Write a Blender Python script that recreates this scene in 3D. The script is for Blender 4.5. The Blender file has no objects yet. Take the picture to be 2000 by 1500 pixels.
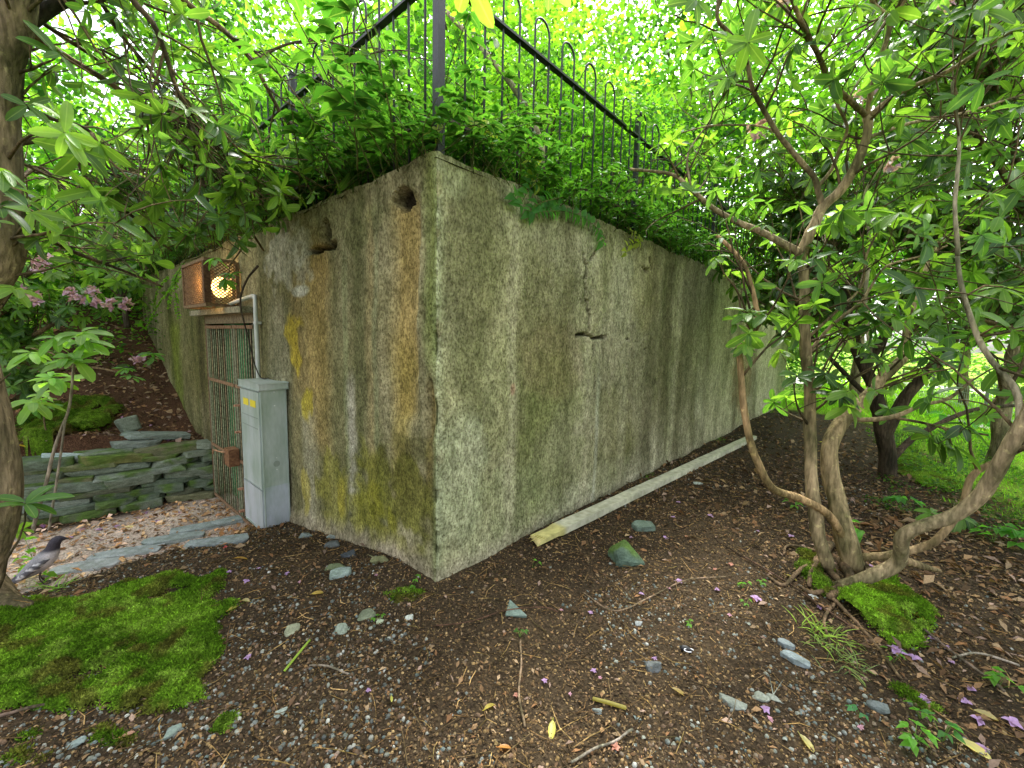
import bpy, bmesh, math, random
import numpy as np
from mathutils import Vector, Matrix

# ------------------------------------------------------------------ camera
F = 833.0                                   # focal length in photo pixels (2000 wide)
v1 = np.array([58-1000, 640-750, F]); v2 = np.array([1745-1000, 677-750, F])
v1 /= np.linalg.norm(v1); v2 /= np.linalg.norm(v2)
up = np.cross(v1, v2); up /= np.linalg.norm(up)
if up[1] > 0: up = -up
fw = np.array([0, 0, 1.0]); fw = fw-up*(fw@up); fw /= np.linalg.norm(fw)
rt = np.cross(fw, up); rt /= np.linalg.norm(rt)
if rt[0] < 0: rt = -rt
W = np.stack([rt, fw, up])                  # world <- camera (x right, y down, z forward)
CAM = np.array([0, 0, 1.45])
def ray(px, py):
    v = np.array([px-1000.0, py-750.0, F]); return W@v
def proj(p):
    q = (np.atleast_2d(p)-CAM)@W
    z = np.where(q[:, 2] > .05, q[:, 2], .05)
    return np.stack([1000+F*q[:, 0]/z, 750+F*q[:, 1]/z, q[:, 2]], 1)
def at(px, py, d):                          # point d metres forward of the camera
    r = ray(px, py); return CAM+r*(d/r[1])
C = bpy.context.scene.collection
sc = bpy.context.scene
cd = bpy.data.cameras.new('camera'); cam = bpy.data.objects.new('camera', cd); C.objects.link(cam)
cd.sensor_width = 36; cd.lens = 36*F/2000; cd.clip_start = .05; cd.clip_end = 500
M = Matrix(((W[0, 0], -W[0, 1], -W[0, 2]), (W[1, 0], -W[1, 1], -W[1, 2]), (W[2, 0], -W[2, 1], -W[2, 2])))
cam.matrix_world = Matrix.Translation(Vector(CAM))@M.to_4x4()
sc.camera = cam
# ------------------------------------------------------------------ light
w = bpy.data.worlds.new('World'); sc.world = w; w.use_nodes = True
nt = w.node_tree; bg = nt.nodes['Background']
sky = nt.nodes.new('ShaderNodeTexSky'); sky.sky_type = 'NISHITA'; sky.sun_disc = False
SEL, SAZ = math.radians(58), math.radians(20)
sky.sun_elevation = SEL; sky.sun_rotation = SAZ; sky.dust_density = 4; sky.air_density = 1.0
hs = nt.nodes.new('ShaderNodeHueSaturation'); hs.inputs['Saturation'].default_value = .25
nt.links.new(sky.outputs[0], hs.inputs['Color']); nt.links.new(hs.outputs[0], bg.inputs[0])
bg.inputs[1].default_value = .15
sl = bpy.data.lights.new('sun', 'SUN'); sl.energy = 1.5; sl.angle = math.radians(12); sl.color = (1, .97, .9)
so = bpy.data.objects.new('sun', sl); C.objects.link(so)
sd = Vector((math.sin(SAZ)*math.cos(SEL), math.cos(SAZ)*math.cos(SEL), math.sin(SEL)))
so.rotation_euler = sd.to_track_quat('Z', 'Y').to_euler(); so.location = sd*30
vs = sc.view_settings; vs.view_transform = 'Standard'; vs.look = 'None'; vs.exposure = 2.2; vs.gamma = 1
cy = sc.cycles; cy.max_bounces = 7; cy.diffuse_bounces = 4; cy.transmission_bounces = 4; cy.glossy_bounces = 2
cy.sample_clamp_indirect = 4; cy.use_denoising = True; cy.caustics_reflective = False; cy.caustics_refractive = False

# ------------------------------------------------------------------ helpers
rng = np.random.default_rng(7); random.seed(7)
def nrm(a): return a/np.maximum(np.linalg.norm(a, axis=-1, keepdims=True), 1e-9)
def _h(ix, iy, iz, s):
    n = (ix*374761393+iy*668265263+iz*2147483647+s*974634777) & 0xffffffff
    n = ((n ^ (n >> 13))*1274126177) & 0xffffffff
    n = ((n ^ (n >> 15))*2246822519) & 0xffffffff
    return ((n ^ (n >> 16)) & 0xffff)/65535.0
def vnoise(p, s=0):
    i = np.floor(p).astype(np.int64); f = p-i; f = f*f*(3-2*f); o = 0
    for dx in (0, 1):
        for dy in (0, 1):
            for dz in (0, 1):
                wgt = (f[:, 0] if dx else 1-f[:, 0])*(f[:, 1] if dy else 1-f[:, 1])*(f[:, 2] if dz else 1-f[:, 2])
                o = o+wgt*_h(i[:, 0]+dx, i[:, 1]+dy, i[:, 2]+dz, s)
    return o
def fbm(x, y, z=0.0, o=4, s=0):
    x = np.asarray(x, float); shp = x.shape
    p = np.stack([np.broadcast_to(np.asarray(a, float), shp).ravel() for a in (x, y, z)], 1); r = 0; a = .5; t = 0
    for k in range(o): r = r+a*vnoise(p*2**k+k*17.3, s+k); t += a; a *= .5
    return (r/t).reshape(shp)
def sstep(a, b, x):
    t = np.clip((x-a)/(b-a), 0, 1); return t*t*(3-2*t)

class MB:
    def __init__(s): s.V = []; s.F = {}; s.c = []; s.n = 0
    def add(s, V, F, col=(.5, .5, .5), al=1.0):
        V = np.asarray(V, float).reshape(-1, 3)
        cc = np.empty((len(V), 4)); cc[:, :3] = col; cc[:, 3] = al
        s.V.append(V); s.c.append(cc)
        for f in (F if isinstance(F, (list, tuple)) and len(F) and isinstance(F[0], np.ndarray) and F[0].ndim == 2 else [np.asarray(F)]):
            if len(f): s.F.setdefault(f.shape[1], []).append(np.asarray(f, np.int64)+s.n)
        s.n += len(V); return s
    def box(s, c, sx, ax=(1, 0, 0), ay=(0, 1, 0), az=(0, 0, 1), col=(.5, .5, .5)):
        c = np.asarray(c, float); ax, ay, az = [np.asarray(a, float) for a in (ax, ay, az)]
        V = [c+ax*i*sx[0]/2+ay*j*sx[1]/2+az*k*sx[2]/2 for i in (-1, 1) for j in (-1, 1) for k in (-1, 1)]
        Fq = np.array([[0, 1, 3, 2], [4, 6, 7, 5], [0, 4, 5, 1], [2, 3, 7, 6], [0, 2, 6, 4], [1, 5, 7, 3]])
        return s.add(V, Fq, col)
    def build(s, name, mat, parent=None, smooth=True, loc=None):
        V = np.concatenate(s.V); me = bpy.data.meshes.new(name)
        if loc is not None: V = V-np.asarray(loc)
        idx = []; st = []; tot = []; k = 0
        for n, fs in s.F.items():
            f = np.concatenate(fs); idx.append(f.ravel()); st.append(k+np.arange(len(f))*n); tot.append(np.full(len(f), n)); k += f.size
        idx = np.concatenate(idx); st = np.concatenate(st); tot = np.concatenate(tot)
        me.vertices.add(len(V)); me.vertices.foreach_set('co', V.astype(np.float32).ravel())
        me.loops.add(len(idx)); me.loops.foreach_set('vertex_index', idx.astype(np.int32))
        me.polygons.add(len(st)); me.polygons.foreach_set('loop_start', st.astype(np.int32)); me.polygons.foreach_set('loop_total', tot.astype(np.int32))
        me.polygons.foreach_set('use_smooth', np.full(len(st), bool(smooth)))
        me.update(calc_edges=True); me.validate()
        ca = me.color_attributes.new('Col', 'FLOAT_COLOR', 'POINT')
        ca.data.foreach_set('color', np.concatenate(s.c).astype(np.float32).ravel())
        me.materials.append(mat)
        o = bpy.data.objects.new(name, me); C.objects.link(o)
        if parent is not None:
            o.parent = parent
            if loc is None: o.matrix_parent_inverse = Matrix.Translation(-parent.location)@Matrix.Identity(4)
        elif loc is not None: o.location = Vector(loc)
        return o
def tag(o, label=None, cat=None, group=None, kind=None):
    if label: o['label'] = label
    if cat: o['category'] = cat; o['kind'] = 'thing'
    if group: o['group'] = group
    if kind: o['kind'] = kind
    return o
def empty(name, loc, label=None, cat=None, group=None):
    o = bpy.data.objects.new(name, None); o.location = Vector([float(a) for a in loc]); o.empty_display_size = .1; C.objects.link(o)
    return tag(o, label, cat, group)

def grid_faces(nu, nv, mask=None):
    i, j = np.meshgrid(np.arange(nu-1), np.arange(nv-1), indexing='ij'); a = (i*nv+j).ravel()
    f = np.stack([a, a+nv, a+nv+1, a+1], 1)
    if mask is not None: f = f[mask[f].all(1)]
    return f
def catmull(P, R, step):
    P = np.asarray(P, float); R = np.asarray(R, float); n = len(P)
    Pe = np.vstack([2*P[0]-P[1], P, 2*P[-1]-P[-2]]); Re = np.concatenate([[R[0]], R, [R[-1]]]); out = []; ro = []
    for k in range(n-1):
        m = max(1, int(np.linalg.norm(P[k+1]-P[k])/step)); t = np.arange(m)[:, None]/m
        a, b, c, d = Pe[k:k+4]
        out.append(.5*((2*b)+(-a+c)*t+(2*a-5*b+4*c-d)*t**2+(-a+3*b-3*c+d)*t**3)); ro.append(R[k]+(R[k+1]-R[k])*t[:, 0])
    out.append(P[-1:]); ro.append(R[-1:]); return np.vstack(out), np.concatenate(ro)
def tube(mb, P, R, k=8, step=.05, col=(.3, .22, .12), bump=.12, wob=0.0, seed=0, raw=False):
    if not raw: P, R = catmull(P, R, step)
    P = np.asarray(P, float); n = len(P)
    if wob:
        s = np.arange(n)*step
        for ax in range(3): P[1:-1, ax] += (fbm(s*3, seed*1.7+ax*9, o=2, s=seed % 50)-.5)[1:-1]*wob
    T = nrm(np.gradient(P, axis=0)); a = np.cross(T[0], [0, 0, 1.0])
    if np.linalg.norm(a) < .1: a = np.cross(T[0], [1.0, 0, 0])
    a = a/np.linalg.norm(a); A = [a]
    for i in range(1, n):
        a = A[-1]-T[i]*(A[-1]@T[i]); A.append(a/max(np.linalg.norm(a), 1e-6))
    A = np.array(A); B = np.cross(T, A)
    th = np.arange(k)*2*math.pi/k
    rr = R[:, None]*np.ones(k)
    if bump:
        rr = rr*(1+bump*2*(fbm((np.arange(n)*step/np.maximum(R.max(), .01)*.5)[:, None]+0*th, np.cos(th)[None]*1.5+0*R[:, None], np.sin(th)[None]*1.5+seed+0*R[:, None], o=2, s=3)-.5))
    V = P[:, None]+rr[..., None]*(np.cos(th)[None, :, None]*A[:, None]+np.sin(th)[None, :, None]*B[:, None])
    i, j = np.meshgrid(np.arange(n-1), np.arange(k), indexing='ij')
    f = np.stack([i*k+j, i*k+(j+1) % k, (i+1)*k+(j+1) % k, (i+1)*k+j], -1).reshape(-1, 4)
    V = np.vstack([V.reshape(-1, 3), P[0:1]-T[0:1]*R[0]*.3, P[-1:]+T[-1:]*R[-1]*.5]); b = n*k; jj = np.arange(k)
    t1 = np.stack([np.full(k, b), (jj+1) % k, jj], 1); t2 = np.stack([np.full(k, b+1), b-k+jj, b-k+(jj+1) % k], 1)
    mb.add(V, [f, np.vstack([t1, t2])], col)

# leaf templates -------------------------------------------------------------
def leaf_t(st, prof, bend=.25, fold=.18, teeth=0):
    V = [(0, 0, 0)]; ac = [.5]
    for s_, w_ in zip(st, prof):
        for y in (-1, 0, 1):
            V.append((s_, y*w_*.5, -bend*s_*s_+fold*abs(y)*w_*.5)); ac.append(.5+.5*y)
    V.append((1, 0, -bend)); ac.append(.5); n = len(st); q = []; t = [(0, 2, 1), (0, 3, 2)]
    for i in range(n-1):
        b = 1+3*i; q += [(b, b+1, b+4, b+3), (b+1, b+2, b+5, b+4)]
    b = 1+3*(n-1); e = 1+3*n; t += [(b, b+1, e), (b+1, b+2, e)]
    return np.array(V, float), np.array(q), np.array(t), np.array(ac)
RHODO = leaf_t((.06, .24, .5, .76, .94), (.26, .72, 1, .92, .5), .22, .14)
OVATE = leaf_t((.15, .4, .75), (.7, 1, .5), .25, .3)
SMALLL = (np.array([(0, 0, 0), (.45, -.5, .06), (.45, .5, .06), (.45, 0, 0), (1, 0, -.12)], float),
          np.zeros((0, 4), int), np.array([(0, 3, 1), (0, 2, 3), (1, 3, 4), (3, 2, 4)]), np.array([.5, 0, 1, .5, .5]))
CHIP = (np.array([(0, 0, 0), (.5, -.5, .12), (1, 0, .05), (.5, .5, .2)], float), np.array([(0, 1, 2, 3)]), np.zeros((0, 3), int), np.array([.5, 0, .5, 1]))
def place(mb, tm, P, X, N, L, Wd, col):
    P = np.asarray(P, float); n = len(P)
    if n == 0: return
    tv, tq, tt, ac = tm; X = nrm(np.asarray(X, float)); N = np.asarray(N, float)
    N = nrm(N-X*(X*N).sum(1, keepdims=True)); Y = np.cross(N, X)
    L = np.broadcast_to(L, n); Wd = np.broadcast_to(Wd, n)
    V = P[:, None]+tv[None, :, 0, None]*(X*L[:, None])[:, None]+tv[None, :, 1, None]*(Y*Wd[:, None])[:, None]+tv[None, :, 2, None]*(N*L[:, None])[:, None]
    m = len(tv); off = (np.arange(n)*m)[:, None, None]; fs = []
    if len(tq): fs.append((tq[None]+off).reshape(-1, 4))
    if len(tt): fs.append((tt[None]+off).reshape(-1, 3))
    col = np.broadcast_to(col, (n, 3)); mb.add(V.reshape(-1, 3), fs, np.repeat(col, m, 0), np.tile(ac, n))
def rdir(n, r=None):
    return nrm((r or rng).normal(size=(n, 3)))

# ------------------------------------------------------------------ materials
def mat(name, rough=.8, spec=.3, bump=(), mix=(), attr=True, base=(.5, .5, .5), metal=0, trans=0, tcol=2.0, vein=0, sheen=0):
    m = bpy.data.materials.new(name); m.use_nodes = True; t = m.node_tree; N = t.nodes; L = t.links; b = N['Principled BSDF']
    b.inputs['Roughness'].default_value = rough; b.inputs['Specular IOR Level'].default_value = spec; b.inputs['Metallic'].default_value = metal
    tc = N.new('ShaderNodeTexCoord')
    if attr:
        a = N.new('ShaderNodeAttribute'); a.attribute_name = 'Col'; c = a.outputs['Color']
    else:
        a = N.new('ShaderNodeRGB'); a.outputs[0].default_value = (*base, 1); c = a.outputs[0]
    def tex(kind, scale, stretch=(1, 1, 1), detail=4):
        mp = N.new('ShaderNodeMapping'); mp.inputs['Scale'].default_value = stretch; L.new(tc.outputs['Object'], mp.inputs[0])
        if kind == 'noise':
            x = N.new('ShaderNodeTexNoise'); x.inputs['Detail'].default_value = detail; x.inputs['Scale'].default_value = scale; o = x.outputs['Fac']
        else:
            x = N.new('ShaderNodeTexVoronoi'); x.inputs['Scale'].default_value = scale; o = x.outputs['Distance']
        L.new(mp.outputs[0], x.inputs['Vector']); return o
    for (kind, scale, lo, hi, c0, c1, stretch) in mix:      # multiply colour by ramp
        o = tex(kind, scale, stretch); r = N.new('ShaderNodeValToRGB'); r.color_ramp.elements[0].position = lo; r.color_ramp.elements[1].position = hi
        r.color_ramp.elements[0].color = (*c0, 1); r.color_ramp.elements[1].color = (*c1, 1); L.new(o, r.inputs[0])
        x = N.new('ShaderNodeMix'); x.data_type = 'RGBA'; x.blend_type = 'MULTIPLY'; x.inputs[0].default_value = 1
        L.new(c, x.inputs[6]); L.new(r.outputs[0], x.inputs[7]); c = x.outputs[2]
    if vein:
        mt = N.new('ShaderNodeMath'); mt.operation = 'SUBTRACT'; L.new(a.outputs['Alpha'], mt.inputs[0]); mt.inputs[1].default_value = .5
        m2 = N.new('ShaderNodeMath'); m2.operation = 'ABSOLUTE'; L.new(mt.outputs[0], m2.inputs[0])
        m3 = N.new('ShaderNodeMath'); m3.operation = 'LESS_THAN'; L.new(m2.outputs[0], m3.inputs[0]); m3.inputs[1].default_value = .05
        m4 = N.new('ShaderNodeMath'); m4.operation = 'MULTIPLY'; L.new(m3.outputs[0], m4.inputs[0]); m4.inputs[1].default_value = vein
        x = N.new('ShaderNodeMix'); x.data_type = 'RGBA'; x.inputs[7].default_value = (.3, .42, .12, 1); L.new(m4.outputs[0], x.inputs[0]); L.new(c, x.inputs[6]); c = x.outputs[2]
    L.new(c, b.inputs['Base Color']); prev = None
    for (kind, scale, dist, stretch) in bump:
        o = tex(kind, scale, stretch); bn = N.new('ShaderNodeBump'); bn.inputs['Distance'].default_value = dist; bn.inputs['Strength'].default_value = 1
        L.new(o, bn.inputs['Height'])
        if prev: L.new(prev, bn.inputs['Normal'])
        prev = bn.outputs[0]
    if prev: L.new(prev, b.inputs['Normal'])
    if trans:
        tr = N.new('ShaderNodeBsdfTranslucent'); g = N.new('ShaderNodeMix'); g.data_type = 'RGBA'; g.blend_type = 'MULTIPLY'; g.inputs[0].default_value = 1
        g.inputs[7].default_value = (*[tcol*k for k in (1.15, 1.15, .5)], 1); L.new(c, g.inputs[6]); L.new(g.outputs[2], tr.inputs[0])
        ms = N.new('ShaderNodeMixShader'); ms.inputs[0].default_value = trans; L.new(b.outputs[0], ms.inputs[1]); L.new(tr.outputs[0], ms.inputs[2])
        L.new(ms.outputs[0], N['Material Output'].inputs[0])
    return m
I1 = (1, 1, 1)
M_leaf = mat('glossy_leaf', .4, .36, trans=.45, tcol=2.4, vein=.28, mix=[('noise', 9, .3, .7, (.72, .72, .8), (1.2, 1.15, 1.0), I1), ('noise', 70, .70, .74, I1, (1.5, .8, .6), I1)])
M_bleaf = mat('thin_leaf', .55, .3, trans=.6, tcol=2.1)
M_iv = mat('bramble_leaf', .5, .35, trans=.35, tcol=1.8, vein=.35)
M_moss = mat('moss', .95, .1, mix=[('noise', 25, .3, .7, (.5, .5, .45), (1.3, 1.3, 1.1), I1), ('noise', 110, .35, .65, (.5, .5, .5), (1.35, 1.35, 1.2), I1)], bump=[('noise', 90, .012, I1)], trans=.15)
M_bark = mat('bark', .85, .2, mix=[('noise', 8, .38, .62, (.42, .46, .34), (1.25, 1.2, 1.1), (1, 1, .4)), ('noise', 55, .36, .62, (.6, .6, .56), (1.25, 1.25, 1.22), (1, 1, .22)), ('noise', 28, .62, .68, I1, (1.5, 1.6, 1.45), I1)], bump=[('noise', 50, .012, (1, 1, .22)), ('voronoi', 60, .005, (1, 1, .3)), ('noise', 160, .003, I1)])
M_conc = mat('weathered_concrete', .93, .15,
    mix=[('noise', 75, .36, .58, (.60, .59, .52), (1.25, 1.25, 1.2), (1, 1, .6)), ('voronoi', 62, .06, .30, (.34, .33, .27), I1, (1, 1, .62)), ('voronoi', 19, .03, .13, (.35, .33, .27), I1, (1, 1, .5)), ('noise', 22, .3, .68, (.66, .66, .6), (1.3, 1.3, 1.25), (1, 1, .6)), ('noise', 5, .35, .65, (.82, .84, .76), (1.18, 1.16, 1.14), (1, 1, .45))],
    bump=[('noise', 95, .010, (1, 1, .6)), ('noise', 30, .012, I1), ('voronoi', 160, .002, I1)])
M_soil = mat('soil', .95, .15, mix=[('noise', 60, .3, .7, (.45, .42, .4), (1.4, 1.35, 1.3), I1), ('noise', 4, .3, .7, (.75, .75, .75), (1.2, 1.2, 1.2), I1)], bump=[('noise', 80, .012, I1), ('voronoi', 55, .01, I1)])
M_litter = mat('litter', .85, .25, mix=[('noise', 150, .3, .7, (.7, .7, .7), (1.2, 1.2, 1.2), I1)], trans=.1, tcol=1.2)
M_stone = mat('stone', .8, .3, mix=[('noise', 14, .3, .7, (.65, .68, .6), (1.25, 1.25, 1.25), (1, 1, 3)), ('noise', 90, .3, .7, (.75, .75, .75), (1.2, 1.2, 1.2), I1)], bump=[('noise', 30, .012, (1, 1, 2.5)), ('noise', 140, .003, I1)])
M_petal = mat('petal', .6, .2, trans=.4, tcol=1.0, mix=[('noise', 120, .3, .7, (.8, .8, .8), (1.15, 1.15, 1.15), I1)])
M_black = mat('black_painted_iron', .45, .5, mix=[('noise', 60, .35, .7, (.7, .7, .7), (1.3, 1.2, 1.1), I1)], bump=[('noise', 120, .001, I1)])
M_rust = mat('rusty_steel', .75, .35, mix=[('noise', 35, .35, .7, (.55, .45, .4), (1.3, 1.2, 1.1), I1)], bump=[('noise', 90, .003, I1)])
M_galv = mat('galvanised_metal', .5, .45, metal=.15, mix=[('noise', 7, .35, .65, (.74, .82, .72), (1.1, 1.1, 1.12), (1, 1, .35)), ('noise', 60, .3, .7, (.9, .92, .9), (1.06, 1.06, 1.06), (1, 1, .25))], bump=[('noise', 70, .0008, I1)])
M_wood = mat('weathered_timber', .8, .25, mix=[('noise', 22, .3, .7, (.72, .72, .66), (1.15, 1.15, 1.15), I1)], bump=[('noise', 60, .002, I1)])
M_yellow = mat('yellow_label', .6, .3)
M_blade = mat('grass_blade', .6, .3, trans=.45, tcol=2.0)
M_feather = mat('feathers', .8, .2, mix=[('noise', 90, .3, .7, (.75, .75, .75), (1.15, 1.15, 1.15), I1)], bump=[('noise', 120, .003, I1)])
mg = bpy.data.materials.new('lamp_glow'); mg.use_nodes = True
pb = mg.node_tree.nodes['Principled BSDF']; pb.inputs['Emission Color'].default_value = (1, .55, .16, 1); pb.inputs['Emission Strength'].default_value = 1.6; pb.inputs['Base Color'].default_value = (.9, .7, .4, 1)

# ------------------------------------------------------------------ site frame
def wdir(v): q = W@v; q[2] = 0; return q/np.linalg.norm(q)
dR = wdir(v2); dL = np.array([-dR[1], dR[0], 0.0]); dL = dL if dL@wdir(v1) > 0 else -dL
UP = np.array([0, 0, 1.0])
rc = ray(850, 1140); K = CAM+rc*(1.45/-rc[2]); K[2] = 0        # foot of the bunker's near corner
def uw(u, w_, z=0.0): return K+dL*u+dR*w_+UP*z
def to_uw(p):
    q = np.asarray(p)-K; return q@dL, q@dR
def hit_plane(px, py, p0, n):
    r = ray(px, py); return CAM+r*(((p0-CAM)@n)/(r@n))
def left_face(px, py, off=0.0):                    # -> (u, z) on the plane w = off
    p = hit_plane(px, py, uw(0, off), dR); return to_uw(p)[0], p[2]
def right_face(px, py, off=0.0):
    p = hit_plane(px, py, uw(off, 0), dL); return to_uw(p)[1], p[2]
ZT = K[2]+right_face(872, 303)[1]                  # top of the wall at the corner
TOPL = ZT
def interp(x, xs, ys): return np.interp(x, xs, ys)
def swall_u(w_): return 4.62+.2*np.clip(-w_, 0, 6)
def height(X, Y, detail=True):
    X = np.asarray(X, float); Y = np.asarray(Y, float)
    q0 = X-K[0]; q1 = Y-K[1]; u = q0*dL[0]+q1*dL[1]; w_ = q0*dR[0]+q1*dR[1]
    a = interp(u, [-1, 0, .32, .96, 2.1, 2.45, 2.95, 3.3], [0, 0, .03, -.08, -.27, -.36, -.6, -.69])
    b = interp(u, [-1, 0, 1.35, 1.75, 2.3, 2.9, 3.3], [0, 0, -.02, -.10, -.42, -.66, -.69])
    k = sstep(0, 1.0, -w_); h = a*(1-k)+b*k
    su = swall_u(w_); e = u-su
    bank = interp(e, [.10, .30, .9, 3.2, 6, 12, 60], [-.69, -.03, .0, 1.0, 2.3, 3.6, 5])
    h = np.where(e > .1, bank, h)
    # the bank on the left dies away towards the open side
    # mossy boulder-like swelling on the bank
    p = MOSSB; h = h+np.where(e > .3, .22*np.exp(-(((X-p[0])**2+(Y-p[1])**2)/.5)), 0)
    h = h-.25*sstep(6, 18, X)*(1-sstep(0, 5, u))                      # lawn falls off a little
    if detail:
        m = (1-sstep(25, 60, np.hypot(X, Y)))
        h = h+m*((fbm(X*1.3, Y*1.3, o=3, s=11)-.5)*.07+(fbm(X*9, Y*9, o=3, s=5)-.5)*.03)*(1-.7*np.exp(-((u)**2+(w_)**2)/.3))
    return h
MOSSB = at(130, 850, 4.9)
def ground(px, py):
    r = ray(px, py); r = r/r[1]; t = .8
    ts = t*1.03**np.arange(190); q = CAM[None]+r[None]*ts[:, None]; b_ = q[:, 2] < height(q[:, 0], q[:, 1])
    k = int(np.argmax(b_)) if b_.any() else 189
    ts = np.linspace(ts[max(k-1, 0)], ts[k], 24); q = CAM[None]+r[None]*ts[:, None]; b_ = q[:, 2] < height(q[:, 0], q[:, 1]); p = q[int(np.argmax(b_))].copy()
    p[2] = height(p[0], p[1]); return p
def inpoly(P, x, y):
    x = np.asarray(x); y = np.asarray(y); c = np.zeros(x.shape, bool); n = len(P)
    for i in range(n):
        x1, y1 = P[i]; x2, y2 = P[(i+1) % n]
        m = ((y1 > y) != (y2 > y)) & (x < (x2-x1)*(y-y1)/((y2-y1) or 1e-9)+x1); c ^= m
    return c
# ------------------------------------------------------------------ ground
n = 520; t = np.linspace(-1, 1, n); s_ = np.sinh(t*5.2)/np.sinh(5.2)*160
gx, gy = np.meshgrid(s_, s_+2.6, indexing='ij')
gz = height(gx, gy)
uu = (gx-K[0])*dL[0]+(gy-K[1])*dL[1]; ww = (gx-K[0])*dR[0]+(gy-K[1])*dR[1]
col = np.zeros(gx.shape+(3,)); soil = np.array([.047, .034, .019]); litter = np.array([.16, .085, .045]); grass = np.array([.22, .36, .035])
nz = fbm(gx*2, gy*2, o=4, s=21)[..., None]
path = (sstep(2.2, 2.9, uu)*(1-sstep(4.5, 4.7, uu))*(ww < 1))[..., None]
bank = sstep(4.6, 5.0, uu)[..., None]
col[:] = soil*(.7+.7*nz)
col = col*(1-path)+path*np.array([.55, .46, .38])*(.7+.6*nz)  # path ground painted paler to stand in for light from the open left side
col = col*(1-bank)+bank*np.array([.085, .045, .025])*(.6+.8*nz)
# lawn starts to the right of the trees
LAWN_D = 5.6
def lawnmask(X, Y):
    u = (X-K[0])*dL[0]+(Y-K[1])*dL[1]; w_ = (X-K[0])*dR[0]+(Y-K[1])*dR[1]
    edge = -2.0-1.6*np.clip((5.5-w_)/4, 0, 3)+3.2*sstep(8.3, 10.8, w_)+(fbm(X*1.5, Y*1.5, o=3, s=8)-.5)*1.2
    return sstep(0, .5, edge-u)*sstep(1.5, 3.5, w_)+0*X
lm = np.clip(lawnmask(gx, gy)+sstep(11.0, 12.2, ww)*(uu < 12)+sstep(6, 9, gx-gy*0.2+0), 0, 1)[..., None]
col = col*(1-lm)+lm*grass*(.75+.5*nz)
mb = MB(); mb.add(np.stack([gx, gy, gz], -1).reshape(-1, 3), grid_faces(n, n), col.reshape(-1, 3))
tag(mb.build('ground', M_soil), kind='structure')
# pale gravel drive beyond the lawn
mb = MB(); A = at(2300, 800, 6.6); B = at(1900, 770, 12); Cc = at(1640, 720, 22); 
for P0, P1, P2, wd in [(np.array([12., 6, 0]), np.array([15.5, 17, 0]), np.array([10, 36, 0]), 3.6)]:
    pts, _ = catmull([P0-np.array([-1, 8, 0]), P0, P1, P2, P2+np.array([-12, 14, 0])], [1]*5, .6)
    T = nrm(np.gradient(pts, axis=0)); Nn = np.stack([T[:, 1], -T[:, 0], 0*T[:, 0]], 1)
    off = np.linspace(-wd, wd, 12); V = pts[:, None]+Nn[:, None]*off[None, :, None]
    V[..., 2] = height(V[..., 0], V[..., 1])+.03
    cc = .5+.12*fbm(V[..., 0]*3, V[..., 1]*3, o=3)
    mb.add(V.reshape(-1, 3), grid_faces(len(pts), 12), (cc[..., None]*np.array([1, .98, .94])).reshape(-1, 3))
tag(mb.build('gravel_road', M_soil), kind='structure')

# ------------------------------------------------------------------ bunker
GU0, GU1 = left_face(508, 700)[0], left_face(408, 700)[0]     # door opening
GZ0, GZ1 = -.75, left_face(510, 605)[1]
bunk = empty('concrete_bunker', uw(0, 0), 'weathered mossy concrete bunker with cracked walls and an iron railed roof', 'bunker')
def spacing(L, a, g, cap=.09):
    x = [0.0]; s = a
    while x[-1] < L: x.append(x[-1]+s); s = min(s*g, cap)
    x = np.array(x); return x*L/x[-1]
def lerpc(c, k, c2): return c*(1-k[..., None])+k[..., None]*np.asarray(c2)
def streak(s, z, s0, wd, z0, z1, fz=.25, sd=1, rag=.5):
    e = (fbm(s*8, z*2.2, o=3, s=sd)-.5)*wd*rag*2
    return np.exp(-np.abs((s+e-s0)/wd)**3)*sstep(z0-fz, z0+fz*.2, z)*(1-sstep(z1-fz*.2, z1+fz, z))
# right (long) face: normal -dL
LW = right_face(1537, 700)[0]
sw = spacing(LW, .011, 1.0035, .035); sz = np.linspace(-.35, 1, 200)
S, Zt = np.meshgrid(sw, np.linspace(0, 1, 260), indexing='ij')
topz = ZT-.0*S+(fbm(S*3, S*0, o=3, s=2)-.5)*.05-np.clip(.05*(fbm(S*14, S*0+3, o=2, s=3)-.55), 0, 1)
Z = -.35+Zt*(topz+.35)
d = (fbm(S*2, Z*2, o=3, s=31)-.5)*.05+(fbm(S*22, Z*14, o=3, s=32)-.5)*.014
colr = np.zeros(S.shape+(3,)); colr[:] = (.42, .395, .285)
f1 = fbm(S*.9, Z*.9, o=4, s=41); f2 = fbm(S*3.5, Z*.7, o=4, s=42); f3 = fbm(S*8, Z*8, o=3, s=43); f4 = fbm(S*1.3+5, Z*.5, o=3, s=44)
colr = lerpc(colr, sstep(.44, .64, f1)*.5, (.25, .24, .12))
colr = lerpc(colr, sstep(.48, .62, f2)*.68, (.135, .125, .07))
colr = lerpc(colr, sstep(.45, .62, f4)*.6, (.50, .47, .38))
def blob(px, py, rx, ry, s, z, sd=0, rag=.6):
    a, b = right_face(px, py); a2, _ = right_face(px+rx, py); _, b2 = right_face(px, py+ry)
    q = ((s-a)/(a2-a))**2+((z-b)/(b2-b))**2
    return 1-sstep(.35, 1.35, q+(fbm(s*7, z*7, o=3, s=sd)-.5)*rag*2)
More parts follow.
